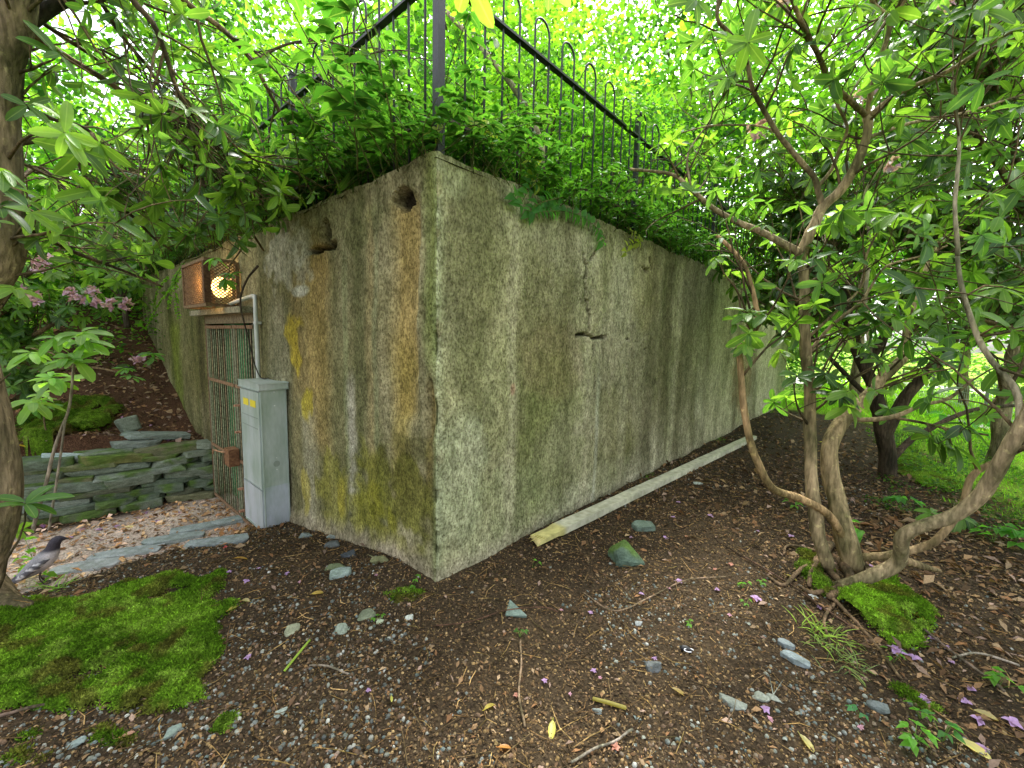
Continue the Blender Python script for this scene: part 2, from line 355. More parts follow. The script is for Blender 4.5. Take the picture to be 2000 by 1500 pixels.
for (px, py, rx, ry, k, cc) in [(930, 470, 70, 170, .5, (.20, .20, .10)), (1075, 600, 110, 160, .4, (.26, .25, .12)), (1080, 880, 60, 200, .5, (.17, .20, .06)),
        (1010, 760, 120, 120, .35, (.20, .22, .09)), (900, 940, 50, 150, .7, (.36, .38, .27)), (960, 1000, 110, 90, .4, (.27, .31, .17)), (1180, 960, 90, 60, .6, (.44, .44, .34)),
        (1090, 700, 60, 80, .3, (.27, .19, .12)), (1240, 780, 70, 160, .5, (.15, .13, .08)), (1190, 860, 50, 100, .4, (.18, .18, .07)), (1340, 640, 60, 190, .55, (.12, .12, .055)),
        (1260, 560, 30, 90, .5, (.30, .27, .13)), (1200, 440, 90, 40, .5, (.13, .13, .07)), (1420, 640, 40, 160, .5, (.36, .33, .24)), (1455, 720, 22, 90, .7, (.20, .13, .06)), (1500, 650, 22, 150, .5, (.42, .38, .29)),
        (1000, 350, 60, 40, .5, (.38, .37, .28)), (890, 340, 30, 60, .5, (.32, .34, .22)), (1000, 760, 6, 14, .8, (.42, .18, .14)), (1120, 480, 60, 60, .35, (.38, .36, .27)), (1530, 720, 12, 100, .6, (.16, .19, .06))]:
    colr = lerpc(colr, blob(px, py, rx, ry, S, Z, int(px))*k, cc)
# corner arris paler and green, foot pale grey tan
colr = lerpc(colr, np.exp(-(S/.05)**2)*.6*(f3 > .35), (.34, .38, .25))
colr = lerpc(colr, (1-sstep(.0, .16, Z+ .05*f3))*.75, (.33, .30, .24))
colr = lerpc(colr, streak(S, Z, right_face(1165, 800)[0], .03, -.1, right_face(1165, 760)[1], .3, 5)*.7, (.48, .48, .42))
for px, wd, k in ((1270, .13, .6), (1300, .10, .6), (1475, .25, .55), (1440, .12, .5), (1380, .15, .45), (1345, .2, .5), (1110, .10, .25), (1330, .1, .4)):
    colr = lerpc(colr, streak(S, Z, right_face(px, 700)[0], wd, .1, 2.4, .5, px)*k, (.11, .10, .06))
for px, wd, k in ((1490, .3, .6), (1520, .25, .6), (1400, .18, .6), (1220, .10, .5), (1150, .07, .4), (1000, .05, .35), (1320, .08, .4)):
    colr = lerpc(colr, streak(S, Z, right_face(px, 700)[0], wd, .1, 2.0, .6, px)*k, (.44, .41, .31))
colr *= (.78+.44*fbm(S*30, Z*20, o=3, s=47))[..., None]
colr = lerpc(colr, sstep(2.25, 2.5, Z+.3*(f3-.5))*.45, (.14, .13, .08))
# cracks (real grooves)
f5 = fbm(S*14, Z*14, o=4, s=49)
def crack(pts, wid, dep):
    global d, colr
    q = np.array([right_face(*p) for p in pts]); best = np.full(S.shape, 9.0)
    for a, b in zip(q[:-1], q[1:]):
        ab = b-a; tt = np.clip(((S-a[0])*ab[0]+(Z-a[1])*ab[1])/(ab@ab), 0, 1)
        best = np.minimum(best, np.hypot(S-a[0]-tt*ab[0]+(f5-.5)*.10, Z-a[1]-tt*ab[1]))
    k = 1-sstep(wid*.3, wid, best); d = d-dep*k; colr = lerpc(colr, k*.9, (.02, .017, .012))
crack([(1138, 495), (1143, 520), (1138, 550), (1148, 600), (1155, 640), (1149, 655)], .013, .05)
crack([(1166, 488), (1143, 520)], .013, .05)
crack([(1130, 655), (1150, 652), (1162, 662), (1185, 658)], .019, .08)
crack([(1159, 652), (1161, 690), (1158, 760)], .009, .02)
crack([(1225, 662), (1245, 668), (1262, 682)], .011, .04)
crack([(1256, 522), (1262, 528), (1270, 524), (1268, 505)], .028, .06)
edge = np.exp(-(S/.02)**2)*.012                      # softened arris
chipf = lambda Z: .004+.010*fbm(Z*6, 0*Z, o=3, s=91)+.16*np.clip(fbm(Z*5, 0*Z+4, o=4, s=92)-.5, 0, 1)+.06*np.clip(fbm(Z*22, 0*Z+9, o=3, s=93)-.5, 0, 1)
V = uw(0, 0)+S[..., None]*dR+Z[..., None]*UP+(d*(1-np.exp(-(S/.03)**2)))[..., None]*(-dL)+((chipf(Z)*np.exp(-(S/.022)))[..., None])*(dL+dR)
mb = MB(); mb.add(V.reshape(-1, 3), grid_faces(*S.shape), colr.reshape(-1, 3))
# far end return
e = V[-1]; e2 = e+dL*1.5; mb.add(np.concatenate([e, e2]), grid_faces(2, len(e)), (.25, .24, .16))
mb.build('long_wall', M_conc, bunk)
# left (door) face: normal -dR
LU = 9.2
su = np.unique(np.concatenate([spacing(LU, .011, 1.006, .05), [GU0, GU1]])); 
zz = np.concatenate([np.linspace(-.95, GZ1, 150)[:-1], np.linspace(GZ1, ZT, 60)])
S, Z = np.meshgrid(su, zz, indexing='ij')
topz = ZT+(fbm(S*3, S*0, o=3, s=52)-.5)*.05
Z = np.where(Z > GZ1+.02, GZ1+(Z-GZ1)*(topz-GZ1)/(ZT-GZ1), Z)
f1 = fbm(S*1.1, Z*.8, o=4, s=61); f2 = fbm(S*5, Z*.7, o=4, s=62); f3 = fbm(S*9, Z*9, o=3, s=63)
d = (fbm(S*2, Z*2, o=3, s=64)-.5)*.05+(fbm(S*20, Z*12, o=3, s=65)-.5)*.018
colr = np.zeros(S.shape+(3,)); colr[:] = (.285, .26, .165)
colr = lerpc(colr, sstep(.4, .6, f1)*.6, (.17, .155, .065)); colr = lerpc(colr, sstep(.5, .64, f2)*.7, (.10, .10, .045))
def L_(px, py): return left_face(px, py)
def st(px, wd, y0, y1, k, cc, fz=.2, sd=1, rag=.5):
    global colr
    u0 = L_(px, 700)[0]; z1 = L_(px, y0)[1]; z0 = L_(px, y1)[1]
    m = streak(S, Z, u0, wd, z0, z1, fz, sd, rag); colr = lerpc(colr, m*k, cc); return m
st(700, .13, 320, 1000, .7, (.12, .125, .06), sd=4)                    # dark column
st(655, .10, 480, 900, .5, (.13, .13, .06), sd=5)
st(675, .04, 500, 900, .5, (.22, .26, .14), sd=8)
st(685, .05, 760, 980, .7, (.42, .40, .36), .2, 6)
g = st(786, .135, 405, 800, .97, (.35, .265, .11), .10, 7, .35)            # ochre recessed strip
g2 = st(782, .12, 700, 950, .75, (.30, .235, .07), .25, 7, .4)
st(620, .20, 470, 850, .75, (.37, .27, .11), .2, 9)
st(585, .18, 560, 760, .5, (.31, .22, .10), .2, 19)
st(725, .05, 420, 1000, .6, (.34, .28, .15), .2, 22)
st(845, .10, 310, 620, .6, (.13, .15, .05), .2, 23)
st(735, .03, 420, 860, .6, (.25, .27, .16), .2, 10)
st(845, .045, 330, 700, .7, (.17, .20, .055), .2, 11)
st(832, .03, 400, 700, .5, (.24, .27, .12), .2, 21)
st(838, .045, 760, 960, .75, (.15, .11, .03), .12, 12)
st(600, .15, 800, 1010, .6, (.36, .34, .27), .2, 13)
st(545, .22, 600, 1000, .5, (.30, .28, .22), .2, 14)
st(400, .8, 500, 760, .75, (.12, .12, .04), .3, 15); st(345, .35, 640, 820, .7, (.19, .24, .03), .3, 16); st(395, .16, 600, 990, .7, (.055, .045, .02), .3, 17)
def lb(px, py, rx, ry, k, cc, sd=0, rag=.5):
    global colr
    a, b = L_(px, py); a2, _ = L_(px+rx, py); _, b2 = L_(px, py+ry); q = ((S-a)/(a2-a))**2+((Z-b)/(b2-b))**2
    m = 1-sstep(.4, 1.25, q+(fbm(S*9, Z*9, o=3, s=sd)-.5)*rag*2); colr = lerpc(colr, m*k, cc); return m
moss1 = lb(765, 965, 95, 85, .85, (.17, .17, .03), 3, 1.6); lb(800, 940, 55, 90, .6, (.09, .085, .025), 5, 1.8); lb(720, 1000, 40, 50, .6, (.26, .25, .03), 6, 2.0)
lb(650, 960, 30, 70, .6, (.24, .23, .04), 13, 1.8)
lb(575, 665, 16, 55, .85, (.40, .31, .04), 31, 1.8); lb(600, 790, 13, 35, .85, (.40, .33, .04), 32, 1.4); lb(598, 960, 10, 40, .6, (.36, .31, .05), 33, 1.6); lb(668, 975, 8, 40, .5, (.4, .34, .05), 34)
lb(560, 500, 45, 55, .6, (.46, .45, .40), 35, 2.2); lb(585, 470, 16, 40, .6, (.52, .52, .50), 38, 1.8); lb(588, 568, 18, 12, .8, (.50, .51, .50), 36, .5); lb(700, 430, 40, 60, .5, (.13, .14, .06), 39, 1.5)
lb(640, 420, 60, 60, .5, (.20, .20, .11), 37)
# foot of the wall: bare pinkish grey concrete, flaring outwards
ft = 1-sstep(-.02, .20, Z-interp(S, [0, .3, .96, 2.1, 3], [0, .03, -.08, -.27, -.6])+.1*(f3-.5))
colr = lerpc(colr, ft*.8, (.33, .275, .22))
colr = lerpc(colr, np.exp(-(S/.035)**2)*.55, (.25, .29, .15))
colr *= (.78+.44*fbm(S*30, Z*20, o=3, s=67))[..., None]
# recess of the ochre strip, the broken holes above it and by the top left
strip = np.clip(g*1.6, 0, 1); d = d-.035*strip; d = d+.02*g2*0
f6 = fbm(S*16, Z*16, o=4, s=69); hx, hz = L_(784, 388); q = ((S-hx)/.085)**2+((Z-hz)/.058)**2+(f6-.5)*2.4; hm = 1-sstep(.75, 1.05, q)
d = d-.10*hm; colr = lerpc(colr, hm*.95, (.018, .014, .01))
for (a, b, rx, rz) in ((634, 455, .07, .11), (645, 480, .1, .035), (615, 488, .16, .03)):
    x_, z_ = L_(a, b); q = ((S-x_)/rx)**2+((Z-z_)/rz)**2+(f6-.5)*2.2; h2 = 1-sstep(.75, 1.05, q); d = d-.08*h2; colr = lerpc(colr, h2*.9, (.03, .03, .018))
x_, z_ = L_(838, 800)
h2 = (1-sstep(.5, 1.2, ((S-x_)/.055)**2+((Z-z_)/.2)**2+(f3-.5))); d = d-.035*h2
h3 = (1-sstep(.5, 1.2, ((S-L_(826, 700)[0])/.03)**2+((Z-z_-.35)/.3)**2+(f3-.5))); d = d-.02*h3
d = d+.03*ft*sstep(.05, .3, S)
d = d+.018*np.exp(-((S-L_(745, 600)[0]+(f3-.5)*.06)/.018)**2)*sstep(.9, 1.3, Z)*(Z < hz)   # raised lips
d = d+.018*np.exp(-((S-L_(822, 600)[0]+(f3-.5)*.06)/.018)**2)*sstep(.9, 1.3, Z)*(Z < hz)
d = d*(1-np.exp(-(S/.03)**2))*sstep(0, .05, np.abs(S-GU0))*sstep(0, .05, np.abs(S-GU1))
V = uw(0, 0)+S[..., None]*dL+Z[..., None]*UP+d[..., None]*(-dR)+((chipf(Z)*np.exp(-(S/.022)))[..., None])*(dL+dR)
hole = ~((S > GU0+.001) & (S < GU1-.001) & (Z < GZ1-.001))
ms = hole.ravel()
f = grid_faces(*S.shape); cen = V.reshape(-1, 3)[f].mean(1); cu = (cen-K)@dL; f = f[~((cu > GU0) & (cu < GU1) & (cen[:, 2] < GZ1))]
mb = MB(); mb.add(V.reshape(-1, 3), f, colr.reshape(-1, 3)); mb.build('door_wall', M_conc, bunk)
# door reveal + dark passage
mb = MB(); D_ = 2.4
def quad(p, n1=8, n2=8, col=(.2, .19, .13)):
    a, b, c_, e_ = [np.asarray(x, float) for x in p]; s, t_ = np.meshgrid(np.linspace(0, 1, n1), np.linspace(0, 1, n2), indexing='ij')
    V = a*((1-s)*(1-t_))[..., None]+b*(s*(1-t_))[..., None]+c_*(s*t_)[..., None]+e_*((1-s)*t_)[..., None]; mb.add(V.reshape(-1, 3), grid_faces(n1, n2), col)
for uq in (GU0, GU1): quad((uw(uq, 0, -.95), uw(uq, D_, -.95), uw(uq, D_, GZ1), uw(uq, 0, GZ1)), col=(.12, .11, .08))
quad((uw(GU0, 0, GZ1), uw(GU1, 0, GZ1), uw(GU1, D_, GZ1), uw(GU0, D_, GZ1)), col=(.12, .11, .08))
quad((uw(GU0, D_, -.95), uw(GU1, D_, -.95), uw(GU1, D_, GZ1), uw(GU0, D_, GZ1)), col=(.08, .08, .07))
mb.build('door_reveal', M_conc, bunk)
mb = MB(); q = [uw(.05, .05, ZT-.03), uw(LU, .05, ZT-.03), uw(LU, LW-.02, ZT-.03), uw(.05, LW-.02, ZT-.03)]
s, t_ = np.meshgrid(np.linspace(0, 1, 60), np.linspace(0, 1, 60), indexing='ij')
V = uw(0, 0)+(.0+s*LU)[..., None]*dL+(t_*LW)[..., None]*dR+(ZT-.03+.12*fbm(s*30, t_*30, o=3)*sstep(0, .05, s)*sstep(0, .05, t_))[..., None]*UP
mb.add(V.reshape(-1, 3), grid_faces(60, 60), (.06, .045, .025)); mb.build('earth_roof', M_soil, bunk)
# steel door behind the gate
mb = MB(); um = (GU0+GU1)/2+.03
mb.box(uw((um+GU1)/2+.02, .20, (GZ0+GZ1)/2-.03), (GU1-um-.1, .05, GZ1-GZ0-.12), dL, dR, UP, (.045, .27, .10)); dr = mb.build('green_steel_door', M_rust, bunk, smooth=False)
mb = MB()
for k in range(4): mb.box(uw((um+GU1)/2+.02, .165, GZ0+.3+k*.62), (GU1-um-.15, .02, .05), dL, dR, UP, (.06, .26, .11))
mb.build('stiffener', M_rust, dr, smooth=False)

# ------------------------------------------------------------------ gate
gt = empty('security_gate', uw((GU0+GU1)/2, -.02, GZ0), 'rusty double iron bar gate closing the bunker doorway', 'gate')
um = left_face(463, 700)[0]; RU = (.14, .085, .05); GR = (.20, .24, .16); TN = (.34, .25, .14)
zb = -.70; zt = GZ1-.02
mb = MB(); mb.box(uw(GU0+.03, -.0, (zb+zt)/2), (.05, .05, zt-zb), dL, dR, UP, RU); mb.box(uw(GU1-.03, 0, (zb+zt)/2), (.05, .05, zt-zb), dL, dR, UP, RU)
mb.box(uw((GU0+GU1)/2, 0, zt-.055), (GU1-GU0-.115, .06, .10), dL, dR, UP, (.24, .22, .14)); mb.build('gate_frame', M_rust, gt, smooth=False)
for (a, b, nb) in ((um+.03, GU1-.07, 12), (GU0+.07, um-.005, 8)):
    mb = MB()
    for q in (a+.02, b-.02): mb.box(uw(q, -.012, (zb+zt)/2-.04), (.045, .03, zt-zb-.16), dL, dR, UP, GR)
    for z_ in (zb+.06, left_face(436, 875)[1], left_face(436, 745)[1], zt-.145): mb.box(uw((a+b)/2, -.03, z_), (b-a-.002, .012, .035), dL, dR, UP, (.25, .17, .10))
    lf = mb.build('gate_leaf', M_rust, gt, smooth=False)
    for k in range(nb):
        m2 = MB(); x_ = a+.06+(b-a-.12)*k/(nb-1); P_ = [uw(x_, -.013, zb+.04), uw(x_, -.013, zt-.13)]
        tube(m2, P_, [.0062, .0062], 6, .4, [(.28, .34, .22), (.30, .27, .17), (.22, .28, .17)][k % 3], 0); m2.build('bar', M_rust, lf)
mb = MB(); a_, z_ = left_face(463, 900, -.1)
mb.box(uw(um+.02, -.09, z_), (.17, .10, .19), dL, dR, UP, (.22, .12, .06)); lb_ = mb.build('lock_box', M_rust, gt, smooth=False)
mb = MB(); tube(mb, [uw(um+.06, -.14, z_+.05), uw(um+.16, -.18, z_+.05), uw(um+.28, -.2, z_+.05), uw(um+.29, -.2, z_)], [.009]*4, 6, .05, (.4, .26, .15), 0); mb.build('handle', M_rust, lb_)
for py in (790, 840, 945, 985):
    mb = MB(); zz_ = left_face(470, py)[1]; mb.box(uw(um-.10, -.05, zz_), (.05, .05, .018), dL, dR, UP, (.5, .3, .2)); mb.build('hinge_lug', M_rust, gt, smooth=False)

# ------------------------------------------------------------------ caged lamp, ledge, conduit, cabinet
c0, c1, CD, cz0, cz1 = left_face(470, 600)[0], left_face(470, 600)[0]+.91, .29, GZ1+.05, GZ1+.50
cg = empty('caged_wall_lamp', uw((c0+c1)/2, 0, cz0), 'glowing yellow wall lamp in a rusty mesh cage above the gate', 'lamp')
mb = MB(); RC = (.19, .135, .075)
for (a, b) in ((c0, -CD), (c1, -CD), (c0, -.02), (c1, -.02)): mb.box(uw(a, b, (cz0+cz1)/2), (.035, .035, cz1-cz0), dL, dR, UP, RC)
for z_ in (cz0, cz1):
    mb.box(uw((c0+c1)/2, -CD-.003, z_), (c1-c0+.03, .03, .03), dL, dR, UP, RC)
    for a in (c0, c1): mb.box(uw(a, -CD/2-.01, z_), (.03, CD-.04, .028), dL, dR, UP, RC)
mb.box(uw(c0-.003, -CD, (cz0+cz1)/2), (.045, .055, cz1-cz0-.04), dL, dR, UP, (.11, .06, .03))
mb.build('cage_frame', M_rust, cg, smooth=False)
def mesh_panel(o, ax, wd, ht, nx, nz):
    m = MB(); rr = .0042
    cw = wd/nx; chh = ht/nz
    for i in range(nx):
        for j in range(nz):
            x0 = i*cw; z0 = j*chh; pts = [(x0, z0+chh/2), (x0+cw/2, z0+chh), (x0+cw, z0+chh/2), (x0+cw/2, z0)]
            for k in range(4):
                p, q = pts[k], pts[(k+1) % 4]; A_ = o+ax*p[0]+UP*p[1]; B_ = o+ax*q[0]+UP*q[1]; dd = nrm(B_-A_)
                m.box((A_+B_)/2, (np.linalg.norm(B_-A_), rr*2, rr*2), dd, np.cross(ax, UP), np.cross(dd, np.cross(ax, UP)), (.22, .15, .08))
    return m
mesh_panel(uw(c0, -CD, cz0), dL, c1-c0, cz1-cz0, 14, 12).build('mesh_panel', M_rust, cg, smooth=False)
mesh_panel(uw(c0, -CD, cz0), dR, CD-.02, cz1-cz0, 7, 14).build('mesh_panel', M_rust, cg, smooth=False)
mb = MB(); bm_c = uw(c0+.22, -.12, cz0+.2)
th = np.linspace(0, math.pi, 10); ph = np.linspace(0, 2*math.pi, 15); T1, P1 = np.meshgrid(th, ph, indexing='ij')
V = bm_c+.12*np.sin(T1)[..., None]*np.cos(P1)[..., None]*dL+.075*np.sin(T1)[..., None]*np.sin(P1)[..., None]*dR+.11*np.cos(T1)[..., None]*UP
mb.add(V.reshape(-1, 3), grid_faces(10, 15)); mb.build('lamp_globe', mg, cg)
mb = MB(); mb.box(uw(c0+.22, -.022, cz0+.2), (.2, .03, .2), dL, dR, UP, (.3, .3, .28)); mb.build('lamp_base', M_galv, cg, smooth=False)
pl = bpy.data.lights.new('lamp_light', 'POINT'); pl.energy = 2.8; pl.color = (1, .6, .22); pl.shadow_soft_size = .1
po = bpy.data.objects.new('lamp_light', pl); po.location = Vector(uw(c0+.22, -.21, cz0+.2)); C.objects.link(po)
po.parent = cg; po.matrix_parent_inverse = Matrix.Translation(-cg.location)
mb = MB(); mb.box(uw((GU0+GU1)/2+.08, -.075, GZ1+.0), (GU1-GU0+.1, .15, .06), dL, dR, UP, (.27, .25, .19)); mb.build('door_lintel', M_conc, bunk, smooth=False)
mb = MB(); cu_ = GU0-.07; zc = left_face(505, 580)[1]
tube(mb, [uw(c0+.05, -.1, zc-.06), uw(c0-.15, -.07, zc-.03), uw(cu_+.12, -.05, zc), uw(cu_+.03, -.045, zc), uw(cu_, -.045, zc-.03), uw(cu_, -.045, zc-.12), uw(cu_, -.045, .2), uw(cu_, -.045, -.3)], [.02]*8, 10, .03, (.52, .54, .50), 0)
cp = mb.build('conduit_pipe', M_galv); tag(cp, 'grey bent conduit pipe running down the wall into the cabinet', 'pipe')
for z_ in (zc-.25, zc-.9):
    mb = MB(); mb.box(uw(cu_, -.035, z_), (.075, .05, .025), dL, dR, UP, (.5, .5, .47)); mb.build('pipe_clip', M_galv, cp, smooth=False)
mb = MB(); tube(mb, [at(503, 520, 3.9), at(483, 545, 4.1), at(470, 580, 4.1), at(472, 610, 4.1), at(485, 660, 4.1), at(497, 710, 4.05), at(510, 738, 4.0), at(525, 738, 3.95)], [.012, .01, .009, .008, .007, .006, .006, .005], 6, .04, (.05, .04, .03), .1)
tag(mb.build('hanging_vine_stem', M_bark), 'thin dark vine stem hanging in front of the gate and conduit', 'vine')
# cabinet
b1 = left_face(565, 880)[0]; BD, BW, bz0, bz1 = .22, .50, -.40, left_face(565, 742)[1]
# solve height from the front edge
def edge_z(u, w_, py):                        # height at which the vertical line (u, w) meets image row py
    best = min(np.linspace(-1.2, 3.2, 900), key=lambda z: abs(proj(uw(u, w_, z))[0, 1]-py)); return best
bz1 = edge_z(b1, -BD, 750); bz0 = edge_z(b1, -BD, 1042)
cab = empty('utility_cabinet', uw(b1+BW/2, -BD/2, bz0), 'tall grey metal utility cabinet with small yellow labels against the wall', 'cabinet')
GC = (.40, .45, .41); w0 = -.012
def bbox_bevel(name, c_, sz, col, parent, m, bev=.008):
    bm = bmesh.new(); bmesh.ops.create_cube(bm, size=1)
    for v in bm.verts: v.co = Vector(c_)+Vector(dL)*v.co.x*sz[0]+Vector(dR)*v.co.y*sz[1]+Vector(UP)*v.co.z*sz[2]
    bmesh.ops.bevel(bm, geom=bm.edges[:], offset=bev, segments=2, affect='EDGES'); me = bpy.data.meshes.new(name); bm.to_mesh(me); bm.free()
    ca = me.color_attributes.new('Col', 'FLOAT_COLOR', 'POINT')
    for dd in ca.data: dd.color = (*col, 1)
    me.materials.append(m); o = bpy.data.objects.new(name, me); C.objects.link(o); o.parent = parent; o.matrix_parent_inverse = Matrix.Translation(-parent.location); return o
bbox_bevel('body', uw(b1+BW/2, -BD/2+w0/2, (bz0+bz1)/2-.03), (BW, BD+w0, bz1-bz0-.06), GC, cab, M_galv)
bbox_bevel('lid', uw(b1+BW/2, -BD/2+w0/2, bz1-.03), (BW+.03, BD+.018, .055), (.44, .48, .45), cab, M_galv, .006)
fh = bz1-bz0; dw = -BD-.006
bbox_bevel('door', uw(b1+BW/2, dw, bz0+fh*.62), (BW-.03, .012, fh*.64), (.45, .49, .47), cab, M_galv, .003)
bbox_bevel('lower_panel', uw(b1+BW/2, dw, bz0+fh*.155), (BW-.03, .016, fh*.27), (.46, .48, .50), cab, M_galv, .003)
bbox_bevel('side_patch', uw(b1-.002, -BD/2, bz0+fh*.16), (.004, BD-.02, fh*.30), (.43, .47, .50), cab, M_galv, .001)
for k in range(2):
    lo = bbox_bevel('warning_label', uw(b1+BW*(.66-.36*k), dw-.008, bz0+fh*.86), (BW*.26, .004, .058), (.75, .62, .05), cab, M_yellow, .001)
    mb = MB()
    for r_ in range(3): mb.box(uw(b1+BW*(.66-.36*k), dw-.0115, bz0+fh*.86+.015-.015*r_), (BW*.17, .002, .003), dL, dR, UP, (.1, .09, .03))
    lp = mb.build('label_print', M_yellow, None, smooth=False); lp.parent = lo; lp.matrix_parent_inverse = (Matrix.Translation(-cab.location)@Matrix.Identity(4))
for z_ in (.77, .70, .30):
    mb = MB(); mb.box(uw(b1+BW/2, dw-.0075, bz0+fh*z_), (BW*.8, .003, .006), dL, dR, UP, (.30, .33, .31)); mb.build('seam', M_galv, cab, smooth=False)
mb = MB(); cc_ = uw(b1-.001, -BD/2, bz0+fh*.46); th = np.linspace(0, 2*math.pi, 25)[:-1]
V = np.vstack([cc_-dL*.003+0*UP, cc_-dL*.003+.028*(np.cos(th)[:, None]*dR+np.sin(th)[:, None]*UP)]); j = np.arange(24)
mb.add(V, np.stack([0*j, 1+j, 1+(j+1) % 24], 1), (.28, .32, .28)); mb.build('round_cover', M_galv, cab, smooth=False)
for z_ in (.94, .85, .50, .42):
    mb = MB(); mb.box(uw(b1-.003, -BD/2, bz0+fh*z_), (.006, .009, .009), dL, dR, UP, (.7, .7, .68)); mb.build('screw', M_galv, cab, smooth=False)

# ------------------------------------------------------------------ bow-top railings
def railing(o, ax, L, label, first):
    root = empty('iron_railing', o, label, 'railing'); hz = lambda z: UP*(z-o[2]) 
    zb_, zr, zr2 = ZT-.05, ZB, ZR; nn = int(L/.31)
    for z_, name, c_ in ((zr2, 'top_rail', (.016, .018, .022)), (zr, 'bottom_rail', (.045, .02, .014))):
        mb = MB(); mb.box(o+ax*L/2+hz(z_), (L, .045, .016), ax, np.cross(UP, ax), UP, c_); mb.build(name, M_black, root, smooth=False)
    for k in range(nn):
        a = first+k*.31; m = MB(); h1 = zr2+.19+.0
        if a+.16 > L: break
        P_ = [o+ax*a+hz(zb_), o+ax*a+hz(zr2), o+ax*a+hz(h1-.06)]+[o+ax*(a+.0775-.0775*math.cos(t_))+hz(h1-.02+.0775*math.sin(t_)) for t_ in np.linspace(0, math.pi, 9)]+[o+ax*(a+.155)+hz(h1-.06), o+ax*(a+.155)+hz(zr2), o+ax*(a+.155)+hz(zb_)]
        tube(m, np.array(P_), np.full(len(P_), .0075), 6, 1, (.018, .024, .026), 0, raw=True); m.build('hooped_bar', M_black, root)
    return root
def post(root, p, h, r=.02):
    mb = MB(); mb.box(p+UP*(ZT-.06+h/2-p[2]), (r*2, r*2, h), dL, dR, UP, (.014, .017, .021))
    mb.box(p+UP*(ZT-.06+h+.01-p[2]), (r*2.6, r*2.6, .02), dL, dR, UP, (.014, .017, .021)); mb.build('post', M_black, root, smooth=False)
fc = uw(.07, .07, ZT)
ZB = min(np.linspace(2.4, 3.4, 500), key=lambda z: abs(proj(fc+UP*(z-fc[2]))[0, 1]-228)); ZR = min(np.linspace(3, 5, 900), key=lambda z: abs(proj(fc+UP*(z-fc[2]))[0, 1]+50))
rL = railing(fc+dL*.02, dL, 9, 'black bow topped iron railing above the door side of the bunker', .10)
rR = railing(fc+dR*.02, dR, LW-.2, 'black bow topped iron railing along the long cracked wall', .17)
post(rR, fc, ZR-ZT+.35, .024)
for u_ in (1.9, 4.2, 6.5): post(rL, fc+dL*u_, ZR-ZT+.25)
for u_ in (2.35, 4.7, 7.1, 9.4): post(rR, fc+dR*u_, ZR-ZT+.25)
# ------------------------------------------------------------------ stones
def rock_mesh(L, Wd, H, seed, rough=.12, flat=True, col=(.2, .24, .21), slab=False, npt=16):
    r = np.random.default_rng(seed); bm = bmesh.new()
    if slab:
        n_ = 3 if slab == 3 else r.integers(7, 11); th = np.sort((np.arange(n_)+r.uniform(-.33, .33, n_))*2*math.pi/n_)
        for z in (-1, 1):
            for t_ in th:
                k = r.uniform(.82, 1.08)*(1 if z > 0 else r.uniform(.86, 1.02)); x = math.cos(t_); y = math.sin(t_); m = 1 if slab == 3 else max(abs(x), abs(y))**(1.0 if L > .3 and Wd > .3 else .8)
                bm.verts.new((x/m*L/2*k, y/m*Wd/2*k, z*H/2*r.uniform(.75, 1.1)))
    else:
        for p in r.normal(size=(9 if rough > .2 else 16, 3)):
            p = p/np.abs(p).max()*r.uniform(.8, 1.05); bm.verts.new((p[0]*L/2, p[1]*Wd/2, p[2]*H/2))
    res = bmesh.ops.convex_hull(bm, input=bm.verts[:])
    bmesh.ops.delete(bm, geom=[g for g in res['geom_interior'] if isinstance(g, bmesh.types.BMVert)], context='VERTS')
    bmesh.ops.bevel(bm, geom=bm.edges[:], offset=min(L, Wd, H)*.07, segments=1, affect='EDGES')
    bmesh.ops.triangulate(bm, faces=bm.faces[:])
    for _ in range(2 if max(L, Wd) < .5 else 3):
        el = sorted([e.calc_length() for e in bm.edges]); bmesh.ops.subdivide_edges(bm, edges=[e for e in bm.edges if e.calc_length() > max(.02, el[int(len(el)*.55)])], cuts=1)
        bmesh.ops.triangulate(bm, faces=bm.faces[:])
    bm.verts.ensure_lookup_table(); V = np.array([v.co[:] for v in bm.verts]); Fc = np.array([[v.index for v in f.verts] for f in bm.faces]); bm.free()
    s = min(L, Wd, H)
    V = V+nrm(V)*((fbm(V[:, 0]*12+seed, V[:, 1]*12, V[:, 2]*18, o=3)-.5)*rough*s)[:, None]
    nz_ = fbm(V[:, 0]*9+seed, V[:, 1]*9, V[:, 2]*9, o=3, s=4); cc = np.array(col)*(.75+.5*nz_)[:, None]
    return V, Fc, cc, nz_
def rotz(a): c_, s_ = math.cos(a), math.sin(a); return np.array([[c_, -s_, 0], [s_, c_, 0], [0, 0, 1]])
def rotx(a): c_, s_ = math.cos(a), math.sin(a); return np.array([[1, 0, 0], [0, c_, -s_], [0, s_, c_]])
def roty(a): c_, s_ = math.cos(a), math.sin(a); return np.array([[c_, 0, s_], [0, 1, 0], [-s_, 0, c_]])
def put_rock(name, p, dim, ang, seed, col, label=None, cat='stone', group=None, tilt=(0, 0), slab=False, parent=None, sink=.25, moss=0, rough=.12, m=None):
    V, Fc, cc, nz_ = rock_mesh(*dim, seed, rough=rough, col=col, slab=slab)
    R_ = rotz(ang)@rotx(tilt[0])@roty(tilt[1]); V = V@R_.T
    if moss > .15:
        k = sstep(.62-.3*moss, .74-.1*moss, nz_+.2*nrm(V)[:, 2])*.9; cc = cc*(1-k[:, None])+k[:, None]*np.array([.07, .13, .015])
    V = V+np.asarray(p)+UP*dim[2]*(.5-sink); mb = MB(); mb.add(V, Fc, cc)
    if parent is not None: return mb.build(name, m or M_stone, parent, smooth=False)
    o = mb.build(name, m or M_stone, None, smooth=False, loc=p); return tag(o, label, cat, group)
